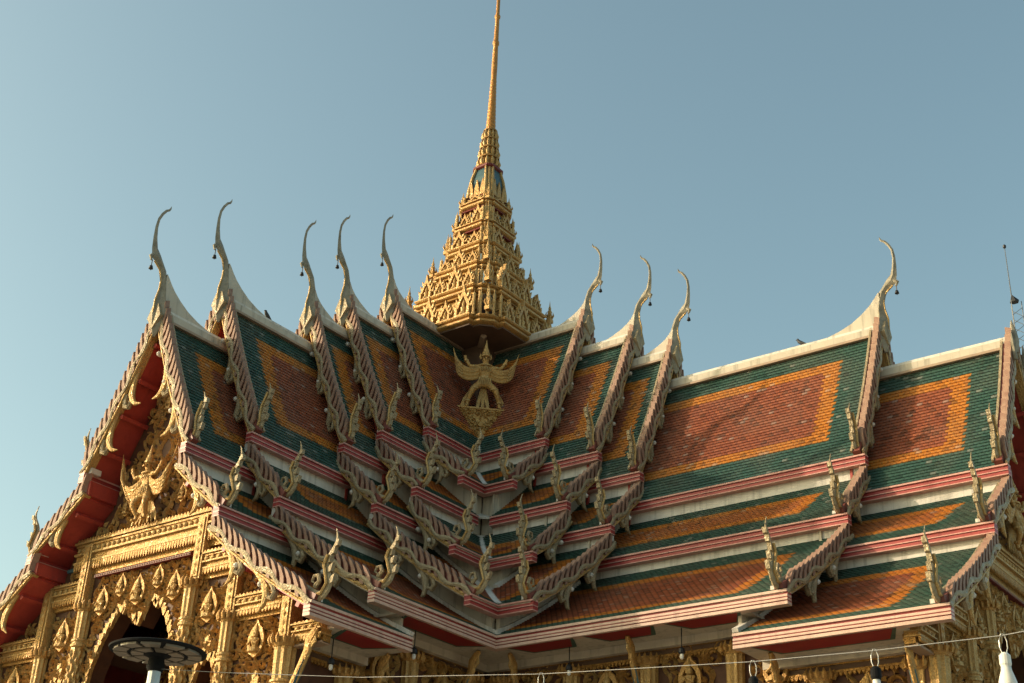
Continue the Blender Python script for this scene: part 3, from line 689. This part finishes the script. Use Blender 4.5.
# ------------------------------------------------------------------ gable fronts at the ends of both arms
ARCH = [(-1.5, -2.2), (-1.5, 5.2), (-1.38, 6.0), (-1.08, 6.75), (-.78, 7.15), (-.62, 7.42), (-.56, 7.18), (-.36, 7.50), (-.20, 7.18), (0, 6.85), (.20, 7.18), (.36, 7.50), (.56, 7.18), (.62, 7.42), (.78, 7.15), (1.08, 6.75), (1.38, 6.0), (1.5, 5.2), (1.5, -2.2)]
def small_arch(c, h, top): return [(c-h, -2.2), (c-h, top-1.3), (c-h*.8, top-.75), (c-h*.42, top-.35), (c-h*.30, top-.5), (c, top), (c+h*.30, top-.5), (c+h*.42, top-.35), (c+h*.8, top-.75), (c+h, top-1.3), (c+h, -2.2)]
def front(arm):
    F = MAP[arm]; d0 = D[arm][4]-.95; G = lambda u, z, o: F(d0+o, u, z)
    half = [(max(min(s-.06, 1.81-.36), 0), z-.2) for s, z in profile(5, 1)]+[(min(s, 3.20-.36), z-.2) for s, z in profile(5, 2)]+[(s, z-.2) for s, z in profile(5, 3) if s < 4.9]+[(4.95, 6.0)]
    outline = [(4.95, GZ)]+half[::-1]+[(-s, z) for s, z in half[1:]]+[(-4.95, GZ)]
    holes = [ARCH, small_arch(2.42, .40, 6.25), small_arch(-2.42, .40, 6.25), small_arch(3.95, .52, 5.35), small_arch(-3.95, .52, 5.35)]
    wall = MB(); wall.prism(outline, G, -.35, .10, 'backing', holes)
    W = part('gable_wall', wall, TEMPLE)
    # porch interior seen through the arches
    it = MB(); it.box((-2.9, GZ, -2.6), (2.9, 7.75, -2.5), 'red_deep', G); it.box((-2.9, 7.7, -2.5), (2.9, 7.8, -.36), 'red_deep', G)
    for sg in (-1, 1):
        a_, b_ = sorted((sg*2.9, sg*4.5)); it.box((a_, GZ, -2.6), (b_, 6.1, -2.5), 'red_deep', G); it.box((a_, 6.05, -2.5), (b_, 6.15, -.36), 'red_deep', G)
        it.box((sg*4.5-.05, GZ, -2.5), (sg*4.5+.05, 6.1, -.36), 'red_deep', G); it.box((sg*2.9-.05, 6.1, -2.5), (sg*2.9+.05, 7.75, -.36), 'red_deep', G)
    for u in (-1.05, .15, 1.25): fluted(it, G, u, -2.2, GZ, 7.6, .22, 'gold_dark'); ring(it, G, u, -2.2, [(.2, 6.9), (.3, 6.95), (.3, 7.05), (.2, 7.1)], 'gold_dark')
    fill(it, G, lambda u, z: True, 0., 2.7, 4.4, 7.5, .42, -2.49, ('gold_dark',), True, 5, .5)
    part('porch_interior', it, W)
    # carved relief
    cv = MB(); grown = [[(p[0]+(.06 if p[0] > c else -.06), p[1]) for p in h] for h, c in zip(holes, (0, 2.42, -2.42, 3.95, -3.95))]
    ok = lambda u, z: inside((u, z), outline) and not any(inside((u, z), h) for h in grown) and inside((u+.13, z+.12), outline)
    big = lambda u, z: ok(u, z) and (z > 9.05)
    au = lambda u: abs(u)
    clear = lambda u, z: not ((au(u) < 2.45 and z > 8.12) or (2.0 < au(u) < 3.24 and 7.45 < z < 8.12) or (3.2 < au(u) < 4.6 and 6.40 < z < 6.98) or any(abs(au(u)-c) < .20 for c in (1.77, 3.08, 4.80)))
    low = lambda u, z: ok(u, z) and (z <= 9.05) and clear(u, z)
    fill(cv, G, big, 0., 2.6, 9.02, 13.6, .40, .10, ('gold', 'gold', 'gold_pale'), True, 3)
    fill(cv, G, low, 0., 5.0, 3.6, 9.05, .33, .10, ('gold', 'gold_pale', 'gold'), True, 4, 1.1)
    # lower lip of the arches, cusped
    for h in holes:
        for a, b in zip(h[1:-2], h[2:-1]):
            if max(a[1], b[1]) < 5.3: continue
            L = math.hypot(b[0]-a[0], b[1]-a[1]); n = max(1, int(L/.12))
            for i in range(n):
                q = (i+.5)/n; u, z = a[0]+(b[0]-a[0])*q, a[1]+(b[1]-a[1])*q
                hh = .07+.05*((i*7+int(abs(u)*31)) % 3)/2; cv.prism([(u-.075, z+.10), (u+.075, z+.10), (u+.055, z-.01), (u+.005, z-hh), (u-.05, z-.01)], G, .04, .13+.02*(i % 2), 'gold' if i % 3 else 'gold_pale')
    for u, z, s in ((0, 7.50, .95), (.62, 7.72, .72), (-.62, 7.72, .72), (1.20, 7.42, .9), (-1.20, 7.42, .9), (2.42, 6.80, 1.0), (-2.42, 6.80, 1.0), (3.95, 5.90, 1.0), (-3.95, 5.90, 1.0), (0, 12.0, .8), (.95, 9.6, .6), (-.95, 9.6, .6)):
        figure(cv, G, u, z, s*.86, .19)
        for q_ in range(7):
            t_ = -.5+q_*4.1/6; carve(cv, G, u+.34*s*math.cos(t_), z+.36*s*math.sin(t_)+.05, .24*s, t_, math.cos(t_) < 0, .15, ('gold_pale', 'gold')[q_ % 2], 1.2)
    part('carved_relief', cv, W)
    en = MB()
    G0 = G; G = lambda u, z, o: G0(u, z, o+.12)
    entablature(en, G, -2.42, 2.42, 8.22, 9.02)
    band(en, G, -1.6, 1.6, 8.10, 8.16, .14, 'red_deep')
    for i in range(40):
        c = -1.56+i*.08; en.lathe([(.020, 0), (.015, .015), (.004, .02)], (0, 0, 0), 'tan', 6, lambda x, y, z, c=c: G(c+x, 8.13+y, .14+z))
    for sg in (-1, 1):
        a, b = sorted((sg*2.06, sg*3.24)); entablature(en, G, a, b, 7.50, 8.05)
        a, b = sorted((sg*3.24, sg*4.58)); entablature(en, G, a, b, 6.44, 6.92)
        a, b = sorted((sg*5.02, sg*5.75)); entablature(en, G, a, b, 5.72, 6.12)
        band(en, G, min(sg*5.02, sg*5.75), max(sg*5.02, sg*5.75), 5.70, 5.74, .1, 'tan')
        a, b = sorted((sg*2.22, sg*2.72)); band(en, G, a, b, 8.38, 8.46, .10, 'blue_panel')
        for u, z0, z1 in ((1.93, 7.5, 8.9), (3.14, 6.6, 8.0), (4.80, 5.87, 6.72)):
            band(en, G, sg*u-.14, sg*u+.14, z0, z1, .20, 'gold_pale'); band(en, G, sg*u-.08, sg*u+.08, z0+.05, z1-.05, .225, 'gold')
            z = z0+.14
            while z < z1-.1:
                en.add([G(sg*u+a, z+b, .225+e) for a, b, e in ((-.06, 0, 0), (0, -.08, 0), (.06, 0, 0), (0, .08, 0), (0, 0, .03))], [(0, 1, 4), (1, 2, 4), (2, 3, 4), (3, 0, 4)], 'gold_pale'); z += .17
    part('entablature', en, W); G = G0
    for sg in (-1, 1):
        for u, zt, r_ in ((1.77, 7.5, .165), (3.07, 6.6, .16), (4.80, 5.87, .22)): part('column', column(G, sg*u, zt, .19, r_), W)
    T = lambda p, q, o: G(p, 9.05+q, .40+o)
    garuda('garuda', W, T, .92, False, True)
    return W
for arm in 'AB': front(arm)

# ------------------------------------------------------------------ side walls under the long eaves
for arm in 'AB':
    F = MAP[arm]; G = lambda x, z, o: F(x, 4.75+o, z); d3, d5 = D[arm][3], D[arm][4]
    xm = d3-GAP[3]
    sw = MB(); sw.box((4.4, GZ, -.3), (xm, 6.60, 0), 'backing', G); sw.box((xm, GZ, -.3), (d5-1.4, 5.86, 0), 'backing', G)
    sw.box((4.8, GZ, -.0), (d5-1.2, GZ+.9, .25), 'cream', G)
    WL = part('side_wall', sw, TEMPLE)
    cv = MB()
    cols = {'B': [5.35, 7.2, 9.15, 11.15, 12.95, 14.9], 'A': [5.35, 7.4, 9.35]}[arm]
    
    for a, b in zip(cols, cols[1:]):
        zt = 6.25 if a < xm-.5 else 5.5; cv = MB()
        nb = max(2, round((b-a-.5)/.50)); sp_ = (b-a-.5)/nb
        fill(cv, G, lambda x, z: z < (6.36 if x < xm else 5.60) and x < b-.3, a+.25, b-.2, 3.4, 6.4, sp_, .0, ('gold', 'gold_pale', 'gold'), False, 8, 1.2)
        figure(cv, G, (a+b)/2, zt-.45, 1.0, .12)
        part('carved_relief', cv, WL)
    fz = MB()
    for a, b, zt in ((4.85, xm, 6.6), (xm+.02, d5-1.2, 5.84)):
        band(fz, G, a, b, zt-.05, zt-.0, .12, 'gold_dark'); band(fz, G, a, b, zt-.15, zt-.05, .07, 'brown'); band(fz, G, a, b, zt-.19, zt-.15, .11, 'gold_dark')
        petals(fz, G, a, b, zt-.19, .08, .10, .09, 'gold_dark')
    part('frieze', fz, WL)
    for c in cols: part('column', column(G, c, 6.40 if c < xm-.2 else 5.64, .08, .19), WL)
    # gold serpent brackets from column to eave
    for x in {'B': [6.15, 9.15, 12.35, 15.0], 'A': [6.15, 9.0, 11.05]}[arm]:
        zt = 6.70 if x < xm else 5.96
        if arm == 'A' and x > 10: zt = 5.98
        b = MB(); side = F(1, 0, 0)-F(0, 0, 0); Y = lambda o, z: F(x, 4.95+o, zt+z)
        b.tube([Y(.05, -1.75), Y(.16, -1.60), Y(.16, -1.35), Y(.24, -1.05), Y(.42, -.70), Y(.55, -.42), Y(.56, -.22), Y(.66, -.10), Y(.74, -.02)], [(.05, .03), (.06, .07), (.06, .08), (.06, .085), (.06, .09), (.06, .10), (.055, .11), (.05, .09), (.04, .05)], 'gold', 8, side)
        for o, z in ((.36, -.95), (.52, -.62), (.66, -.36)): b.tube([Y(o-.08, z), Y(o+.05, z+.10), Y(o+.06, z+.24)], [(.04, .06), (.035, .05), (.01, .01)], 'gold_pale', 6, side)
        b.tube([Y(.20, -1.3), Y(.34, -.98), Y(.52, -.60)], [(.065, .02)]*3, 'blue_panel', 6, side)
        part('eave_bracket', b, WL)

# ------------------------------------------------------------------ spire over the crossing
def plan(a):
    e = .24*a
    q = [(a, a-1.45*e), (a-.4*e, a-1.45*e), (a-.4*e, a-e), (a-e, a-.4*e), (a-1.45*e, a-.4*e), (a-1.45*e, a)]
    out = []
    for k in range(4):
        c, s = [(1, 0), (0, 1), (-1, 0), (0, -1)][k]; out += [(c*x-s*y, s*x+c*y) for x, y in q]
    return out
def stack(mb, prof, m):
    n = 24; vs = []
    for a, z in prof: vs += [(x, y, z) for x, y in plan(a)]
    fs = [(i*n+k, i*n+(k+1) % n, (i+1)*n+(k+1) % n, (i+1)*n+k) for i in range(len(prof)-1) for k in range(n)]
    fs += [tuple(range(n)), tuple((len(prof)-1)*n+k for k in range(n))]
    mb.add(vs, fs, m)
sp = MB(); sp.box((-.85, -.85, 13.5), (.85, .85, 17.9), 'brown'); stack(sp, [(2.02, 17.81), (2.02, 17.86)], 'brown')
for c, s in ((1, -1), (1, 1), (-1, -1), (-1, 1)): sp.tube([(c*.6, s*.6, 17.76), (c*1.3, s*1.3, 17.76)], [.10, .10], 'tan', 4)
SPIRE = part('spire', sp, TEMPLE)
TZ = [17.86, 19.14, 20.28, 21.20, 22.14, 23.06, 23.60]; TA = [2.12, 1.74, 1.27, .98, .82, .70, .56]
def niche():
    mb = MB(); G = lambda p, q, e: (p, -e, q)
    o = [(-.25, 0), (.25, 0), (.27, .30), (.19, .46), (.13, .60), (.05, .76), (0, 1.0), (-.05, .76), (-.13, .60), (-.19, .46), (-.27, .30)]
    i = [(-.16, .07), (.16, .07), (.16, .30), (.10, .46), (0, .66), (-.10, .46), (-.16, .30)]
    mb.prism(o, G, -.05, .06, 'gold', [i]); mb.box((-.18, .05, -.06), (.18, .6, -.03), 'red_deep', G)
    for sg in (-1, 1):
        for p, q in ((.28, .30), (.21, .47), (.14, .62)): mb.prism([(sg*(p-.05), q), (sg*(p+.03), q-.03), (sg*(p+.07), q+.16)], G, -.03, .05, 'gold_pale')
        mb.box((sg*.21-.04, 0, -.05), (sg*.21+.04, .3, .10), 'gold_pale', G)
    mb.box((-.27, -.02, -.05), (.27, .07, .12), 'gold_pale', G)
    mb.lathe([(.03, .07), (.13, .08), (.11, .15), (.06, .18), (.085, .30), (.04, .34), (.055, .40), (.04, .46), (.004, .58)], (0, -.01, 0), 'gold_pale', 8)
    return mb.mesh('niche_gable')
NICHE = niche()
fin = MB(); fin.box((-.11, -.11, 0), (.11, .11, .14), 'gold'); fin.lathe([(.10, .14), (.13, .18), (.08, .24), (.11, .34), (.08, .44), (.10, .50), (.05, .60), (.06, .66), (.025, .78), (.004, 1.0)], (0, 0, 0), 'gold_pale', 8)
for k in range(4):
    t = k*math.pi/2+math.pi/4; fin.tube([(.09*math.cos(t), .09*math.sin(t), .2), (.15*math.cos(t), .15*math.sin(t), .34), (.13*math.cos(t), .13*math.sin(t), .5)], [.035, .04, .006], 'gold', 5)
FINIAL = fin.mesh('corner_finial')
for i in range(6):
    z, a, an, zn = TZ[i], TA[i], TA[i+1], TZ[i+1]; h = zn-z; c = .30 if i < 4 else .24
    mb = MB()
    stack(mb, [(a-.10, z), (a-.02, z+.03), (a+.02, z+.06), (a+.02, z+.12), (a-.07, z+.14), (a-.07, z+.18), (a+.0, z+.21), (a+.03, z+c-.05), (a+.03, z+c-.02), (a-.06, z+c)], 'gold')
    body = an-.14; stack(mb, [(body, z+c-.01), (body, zn+.01)], 'gold')
    stack(mb, [(an-.03, zn-.08), (an-.06, zn-.005)], 'red_deep' if i > 2 else 'gold_dark')
    stack(mb, [(body+.04, z+c+h*.38), (body+.04, z+c+h*.42)], 'gold_pale')
    nn = [4, 4, 3, 2, 2, 1][i]; hw = a-.55*a*.5
    for q in range(4):
        rot = Matrix.Rotation(q*math.pi/2, 4, 'Z')
        # blue glass panes, dark boxes painting in shaded window openings, and small pilasters
        m_ = max(2, nn+1)
        for j in range(m_):
            x = (j-(m_-1)/2)*(2*(an-.30)/max(m_-1, 1)) if m_ > 1 else 0
            mb.box((x-.10, -body-.02, z+c+.12), (x+.10, -body+.02, zn-.16), 'blue' if (j+i) % 2 else 'dark', lambda a_, b_, c_: rot @ Vector((a_, b_, c_)))
            mb.box((x-.15, -body-.05, z+c), (x-.10, -body, zn-.02), 'gold_pale', lambda a_, b_, c_: rot @ Vector((a_, b_, c_)))
        # clustered colonettes on the chamfered corner
        e = .24*a; rc = Matrix.Rotation(q*math.pi/2, 4, 'Z')
        for t in (-1, 0, 1, -2, 2):
            px = an-.10-abs(t)*.0+t*.10*a/1.5-.02; py = -(an-.10-t*.10*a/1.5-.02)
            if abs(t) == 2: px, py = px+(-.0), py
            k_ = 1.0-.12*abs(t)
            mb.lathe([(.06, z+c-.02), (.06, z+c+.06), (.042, z+c+.08), (.042, z+c+h*.34), (.06, z+c+h*.37), (.045, z+c+h*.40), (.05, z+c+h*.55), (.02, z+c+h*.68*k_), (.004, z+c+h*.82*k_)], rc @ Vector((px+.06*1, py-.06*1, 0)), 'gold_pale', 8)
    T_ = part('spire_tier', mb, SPIRE)
    s = (h-c)*.98
    for q in range(4):
        rot = Matrix.Rotation(q*math.pi/2, 4, 'Z')
        for j in range(nn):
            span = a-.36*a
            x = (j-(nn-1)/2)*(2*span/nn); up = 1.0 if nn % 2 == 0 or j != nn//2 else 1.15
            link('niche_gable', NICHE, T_, rot @ Matrix.Translation((x, -a+.16, z+c-.02)) @ Matrix.Diagonal((min(1.05, 2*span/nn/.62)*(1.0 if (j+i) % 2 else .78), 1, s*(1.16 if (j+i) % 2 else .82), 1)))
        p = a-.12
        link('corner_finial', FINIAL, T_, rot @ Matrix.Translation((-p+.05, -p+.05, z+c-.02)) @ Matrix.Diagonal((.8, .8, .78 if i < 4 else .62, 1)))
bl = MB()
stack(bl, [(.50, 23.58), (.48, 23.9), (.42, 24.4), (.34, 24.78)], 'blue_panel')
for q in range(4):
    rot = Matrix.Rotation(q*math.pi/2, 4, 'Z')
    for dx in (-.05, .05, .0):
        bl.tube([rot @ Vector((p+dx*1.6, -p+dx*1.6, z)) for p, z in ((.43, 23.6), (.42, 23.9), (.36, 24.4), (.28, 24.8))], [.07, .065, .055, .045], 'gold_pale', 6)
    for x in (-.24, 0, .24):
        bl.prism([(x-.11, 23.6), (x+.11, 23.6), (x+.08, 23.9), (x, 24.22), (x-.08, 23.9)], lambda p, q_, e: rot @ Vector((p, -.50-e, q_)), -.03, .03, 'gold')
part('spire_bell', bl, SPIRE)
lt = MB(); stack(lt, [(.36, 24.74), (.42, 24.78), (.42, 24.86), (.34, 24.9)], 'red_deep')
for j, (z, r_) in enumerate(((24.88, .40), (25.28, .36), (25.66, .31), (26.02, .27))):
    lt.lathe([(r_*.8, z), (r_*1.0, z+.03), (r_*.9, z+.08), (r_*.72, z+.12), (r_*.74, z+.40)], (0, 0, 0), 'gold_dark', 16)
    for k in range(12):
        t = 2*math.pi*k/12; cs, sn = math.cos(t), math.sin(t)
        lt.tube([(r_*.78*cs, r_*.78*sn, z+.06), (r_*.92*cs, r_*.92*sn, z+.2), (r_*.84*cs, r_*.84*sn, z+.37)], [.05, .06, .02], 'gold_pale', 5)
    lt.lathe([(r_*.7, z+.36), (r_*.92, z+.38), (r_*.9, z+.43), (r_*.65, z+.45)], (0, 0, 0), 'gold_dark', 16)
part('lotus_tier', lt, SPIRE)
nd = MB(); prof = [(.19, 26.44)]
z = 26.46; r_ = .20
while z < 28.6:
    prof += [(r_*.84, z), (r_, z+.05), (r_, z+.10), (r_*.84, z+.15)]; z += .155; r_ *= .965
prof += [(r_*.9, z), (.115, z+.05), (.12, 29.3), (.10, 30.1), (.135, 30.16), (.135, 30.26), (.10, 30.34), (.085, 31.3), (.12, 31.36), (.12, 31.44), (.08, 31.5), (.06, 33.2), (.09, 33.3), (.05, 33.4), (.03, 35.2), (.004, 36.2)]
nd.lathe([(r_*.86, z) for r_, z in prof], (0, 0, 0), 'bronze', 14); part('spire_needle', nd, SPIRE, smooth=True)
# gilded console in the valley and the garuda standing on it
DG = Vector((1, -1, 0)).normalized(); LT = Vector((1, 1, 0)).normalized(); P0 = DG*2.19+LT*.07
GC = lambda p, q, o: P0+LT*p+DG*o+Vector((0, 0, q))
cs = MB(); cs.prism([(-.90, 15.22), (.90, 15.22), (.84, 15.02), (.50, 14.60), (.20, 14.22), (0, 13.85), (-.20, 14.22), (-.50, 14.60), (-.84, 15.02)], GC, -.75, .05, 'gold')
cs.prism([(-.84, 15.20), (.84, 15.20), (.84, 15.25), (-.84, 15.25)], GC, -.75, .08, 'gold')
fill(cs, GC, lambda u, z: u < .80-(15.15-z)*.66, 0., .8, 14.0, 15.2, .27, .04, ('gold', 'gold_pale'), True, 2)
CON = part('valley_console', cs, SPIRE)
GR = garuda('garuda', SPIRE, lambda p, q, o: GC(p, 15.23+q, -.16+o), 1.12, True, False)
tag(GR, 'standing winged guardian with spread legs under the spire', None)

# ------------------------------------------------------------------ wind bells, hanging lamps, birds
ORD = {('A', 5): 'first (leftmost)', ('A', 4): 'second from left', ('A', 3): 'third from left', ('A', 2): 'fourth from left', ('A', 1): 'last before the spire',
       ('B', 1): 'first right of the spire', ('B', 2): 'second right of the spire', ('B', 3): 'third right of the spire', ('B', 4): 'far right, above the wide tiled panel'}
for arm, k, p in CHOFA_TIPS:
    b = thing('wind_bell', p, 'small dark bell hanging under the %s roof finial' % {('A', 5): 'leftmost', ('A', 4): 'second from left', ('A', 3): 'third from left', ('A', 2): 'fourth from left', ('A', 1): 'fifth from left, nearest left of the spire', ('B', 1): 'nearest right of the spire', ('B', 2): 'second right of the spire', ('B', 3): 'third right of the spire', ('B', 4): 'rightmost'}[(arm, k)], 'bell', 'bells hanging from the roof finials')
    m = MB(); m.tube([p, p+Vector((0, 0, -.165))], [.012, .012], 'iron', 5); part('chain', m, b)
    m = MB(); m.lathe([(.012, -.16), (.036, -.175), (.044, -.21), (.056, -.255), (.04, -.26), (.014, -.275), (.004, -.30)], p, 'iron', 10); part('bell_body', m, b, smooth=True)
for F, x, s, zs, lab in ((FB, 10.35, 5.55, 6.71, 'under the long right eave'), (FB, 7.6, 5.5, 6.71, 'right of the inner roof corner'), (FA, 8.05, 5.5, 6.71, 'left of the inner roof corner'), (FA, 10.35, 5.45, 5.97, 'under the short left eave')):
    p = F(x, s, zs); b = thing('hanging_lamp', p, 'small dark pendant lamp hanging on a rod '+lab, 'lamp', 'pendant lamps under the eaves')
    m = MB(); m.tube([p, p+Vector((0, 0, -.42))], [.012, .012], 'iron', 5); part('rod', m, b)
    m = MB(); m.lathe([(.02, -.38), (.06, -.42), (.075, -.50), (.05, -.52)], p, 'iron', 10); m.lathe([(.035, -.515), (.042, -.56), (.036, -.61), (.01, -.63)], p, 'bulb', 10); part('lamp_head', m, b)
def bird(p, d, label):
    m = MB(); d = Vector(d).normalized(); u = Vector((0, 0, 1)); P = Vector(p)
    m.tube([P-d*.17+u*.02, P-d*.10+u*.06, P+u*.11, P+d*.06+u*.16, P+d*.085+u*.205, P+d*.10+u*.23, P+d*.115+u*.245], [(.012, .02), (.028, .03), (.05, .055), (.048, .05), (.034, .036), (.036, .036), (.012, .012)], 'feather', 8)
    m.tube([P+d*.12+u*.228, P+d*.155+u*.22], [.012, .003], 'feather', 5)
    for s in (-1, 1): a = d.cross(u)*.02*s; m.tube([P+a+u*.08, P+a], [.006, .006], 'feather', 4)
    tag(part('bird', m, None, smooth=True), label, 'bird')
bird((10.75, 0, 15.38), (-1, 0, 0), 'small dark bird perched on the long right roof ridge')
bird((0, -8.45, 15.38), (0, -1, 0), 'small dark bird perched on the left roof ridge behind the second gable')

# ------------------------------------------------------------------ telecom mast behind the right gable
def ray(x, y, dist):
    v = f+rr*((x-512)/1376.476)-uu*((y-341.5)/1376.476); return CAM+v.normalized()*dist
top = Vector((10.15, 21.95, 27.25))
AN = thing('antenna_mast', (top.x, top.y, GZ), 'slim lattice mast with a thin rod behind the right gable end', 'antenna mast')
m = MB(); wq = .26; cs_ = [Vector((wq*math.cos(a), wq*math.sin(a), 0)) for a in (2.4, 4.5, 6.6)]
for c in cs_: m.tube([Vector((top.x, top.y, GZ))+c, top+c], [.016, .016], 'wire', 5)
z = GZ; j = 0
while z < top.z-.4:
    for k in range(3): m.tube([Vector((top.x, top.y, z))+cs_[k], Vector((top.x, top.y, z+.4))+cs_[(k+1) % 3]], [.011, .011], 'wire', 4)
    z += .4
part('lattice', m, AN)
m = MB(); m.tube([top+cs_[1]*.5+Vector((0, 0, .26)), top+Vector((0, 0, .03)), top+Vector((0, 0, -.02))], [.03, .19, .18], 'iron', 6); part('cap', m, AN)
m = MB(); m.tube([top+cs_[0]*.6, top+cs_[0]*.6+Vector((0, 0, 2.65))], [.024, .014], 'wire', 6); m.lathe([(.03, 0), (.07, .05), (.07, .14), (.01, .2)], top+cs_[0]*.6+Vector((0, 0, 2.65)), 'iron', 8); part('rod', m, AN)

# ------------------------------------------------------------------ street lamp, wire and bulbs in front
lp = Vector((13.10, -20.44, 2.36))
LM = thing('street_lamp', (lp.x, lp.y, GZ), 'round flat-disc street lamp on a pale pole before the left gable', 'street lamp')
m = MB(); m.lathe([(.10, 2.0), (.10, 2.02), (.075, 2.03)], (lp.x, lp.y, 0), 'steel', 12); m.tube([(lp.x, lp.y, GZ), (lp.x, lp.y, 2.22)], [.085, .062], 'steel', 12); m.lathe([(.16, GZ), (.16, GZ+.03), (.10, GZ+.05)], (lp.x, lp.y, 0), 'steel', 12); part('pole', m, LM)
m = MB(); m.lathe([(.07, 2.16), (.09, 2.20), (.075, 2.29), (.14, 2.33), (.42, 2.345), (.475, 2.352), (.48, 2.368), (.455, 2.38), (.30, 2.39), (.05, 2.395)], (lp.x, lp.y, 0), 'rubber', 40); part('lamp_disc', m, LM)
m = MB()
for ra, rb, n in ((.30, .43, 11), (.14, .26, 7)):
    for k in range(n):
        t0, t1 = 2*math.pi*(k+.10)/n, 2*math.pi*(k+.90)/n; zz = {.30: 2.338, .14: 2.332}[ra]
        ring_ = [(lp.x+r_*math.cos(t), lp.y+r_*math.sin(t)) for r_, t in ((ra, t0), (ra, (t0+t1)/2), (ra, t1), (rb, t1), (rb, (t0+t1)/2), (rb, t0))]
        m.prism(ring_, lambda p, q, e: (p, q, e), zz-.012, zz+.012, 'lamp_panel')
part('lamp_panel', m, LM)
WP = [Vector(p) for p in ((13.18, -20.43, 2.18), (13.91, -20.31, 2.09), (15.71, -20.27, 1.85), (17.81, -20.45, 1.60), (19.83, -20.82, 1.37), (20.78, -21.04, 1.275), (21.64, -21.25, 1.205), (22.6, -21.55, 1.17), (25.5, -22.6, 1.18), (30.0, -24.2, 1.36))]
m = MB(); m.tube(WP, [.0032]*len(WP), 'wire', 6)
for q in (.2, .55, .8): pass
tag(part('overhead_wire', m, None), 'thin grey wire strung across the bottom of the view', 'wire')
PL = thing('wire_pole', (30.0, -24.2, GZ), 'plain steel pole that carries the right end of the bulb wire', 'pole')
m = MB(); m.tube([(30.0, -24.2, GZ), (30.0, -24.2, 1.5)], [.05, .04], 'steel', 12); m.lathe([(.12, GZ), (.12, GZ+.03), (.06, GZ+.05)], (30.0, -24.2, 0), 'steel', 12); part('shaft', m, PL)
m = MB(); m.lathe([(.045, 1.32), (.06, 1.34), (.06, 1.39), (.045, 1.41)], (30.0, -24.2, 0), 'iron', 10); part('clamp', m, PL)
for i, (p, sock, lab) in enumerate((((21.64, -21.25, 1.205), 'bulb', 'white bulb with white socket, rightmost on the wire'), ((20.78, -21.04, 1.275), 'rubber', 'white bulb in a dark socket, next left of the white-socketed bulb'),
                            ((19.83, -20.82, 1.37), 'rubber', 'white bulb in a dark socket, third from the right on the wire'), ((17.81, -20.45, 1.60), 'rubber', 'white bulb in a dark socket, leftmost hanging on the wire'))):
    p = Vector(p); B_ = thing('light_bulb', p, lab, 'light bulb', 'bulbs hung along the overhead wire'); s = 1. if i == 0 else .82
    side = Vector((.8, .6, 0))
    m = MB(); pts = [p+side*x+Vector((0, 0, z)) for x, z in ((-.008, -.115), (-.022, -.07), (-.022, -.03), (-.008, .008), (.008, .008), (.022, -.03), (.022, -.07), (.008, -.115))]
    m.tube(pts, [.003]*8, 'bulb', 5); part('loop', m, B_)
    m = MB(); m.lathe([(.018, -.10), (.026, -.11), (.032, -.115), (.033, -.165), (.029, -.175), (.029, -.18)], p, sock, 14); part('socket', m, B_)
    m = MB(); m.lathe([(.028*s, -.178), (.030*s, -.20), (.040*s, -.23), (.050*s, -.265), (.052*s, -.29), (.044*s, -.325), (.025*s, -.345), (.004, -.352)], p, 'bulb', 18); part('glass', m, B_, smooth=True)
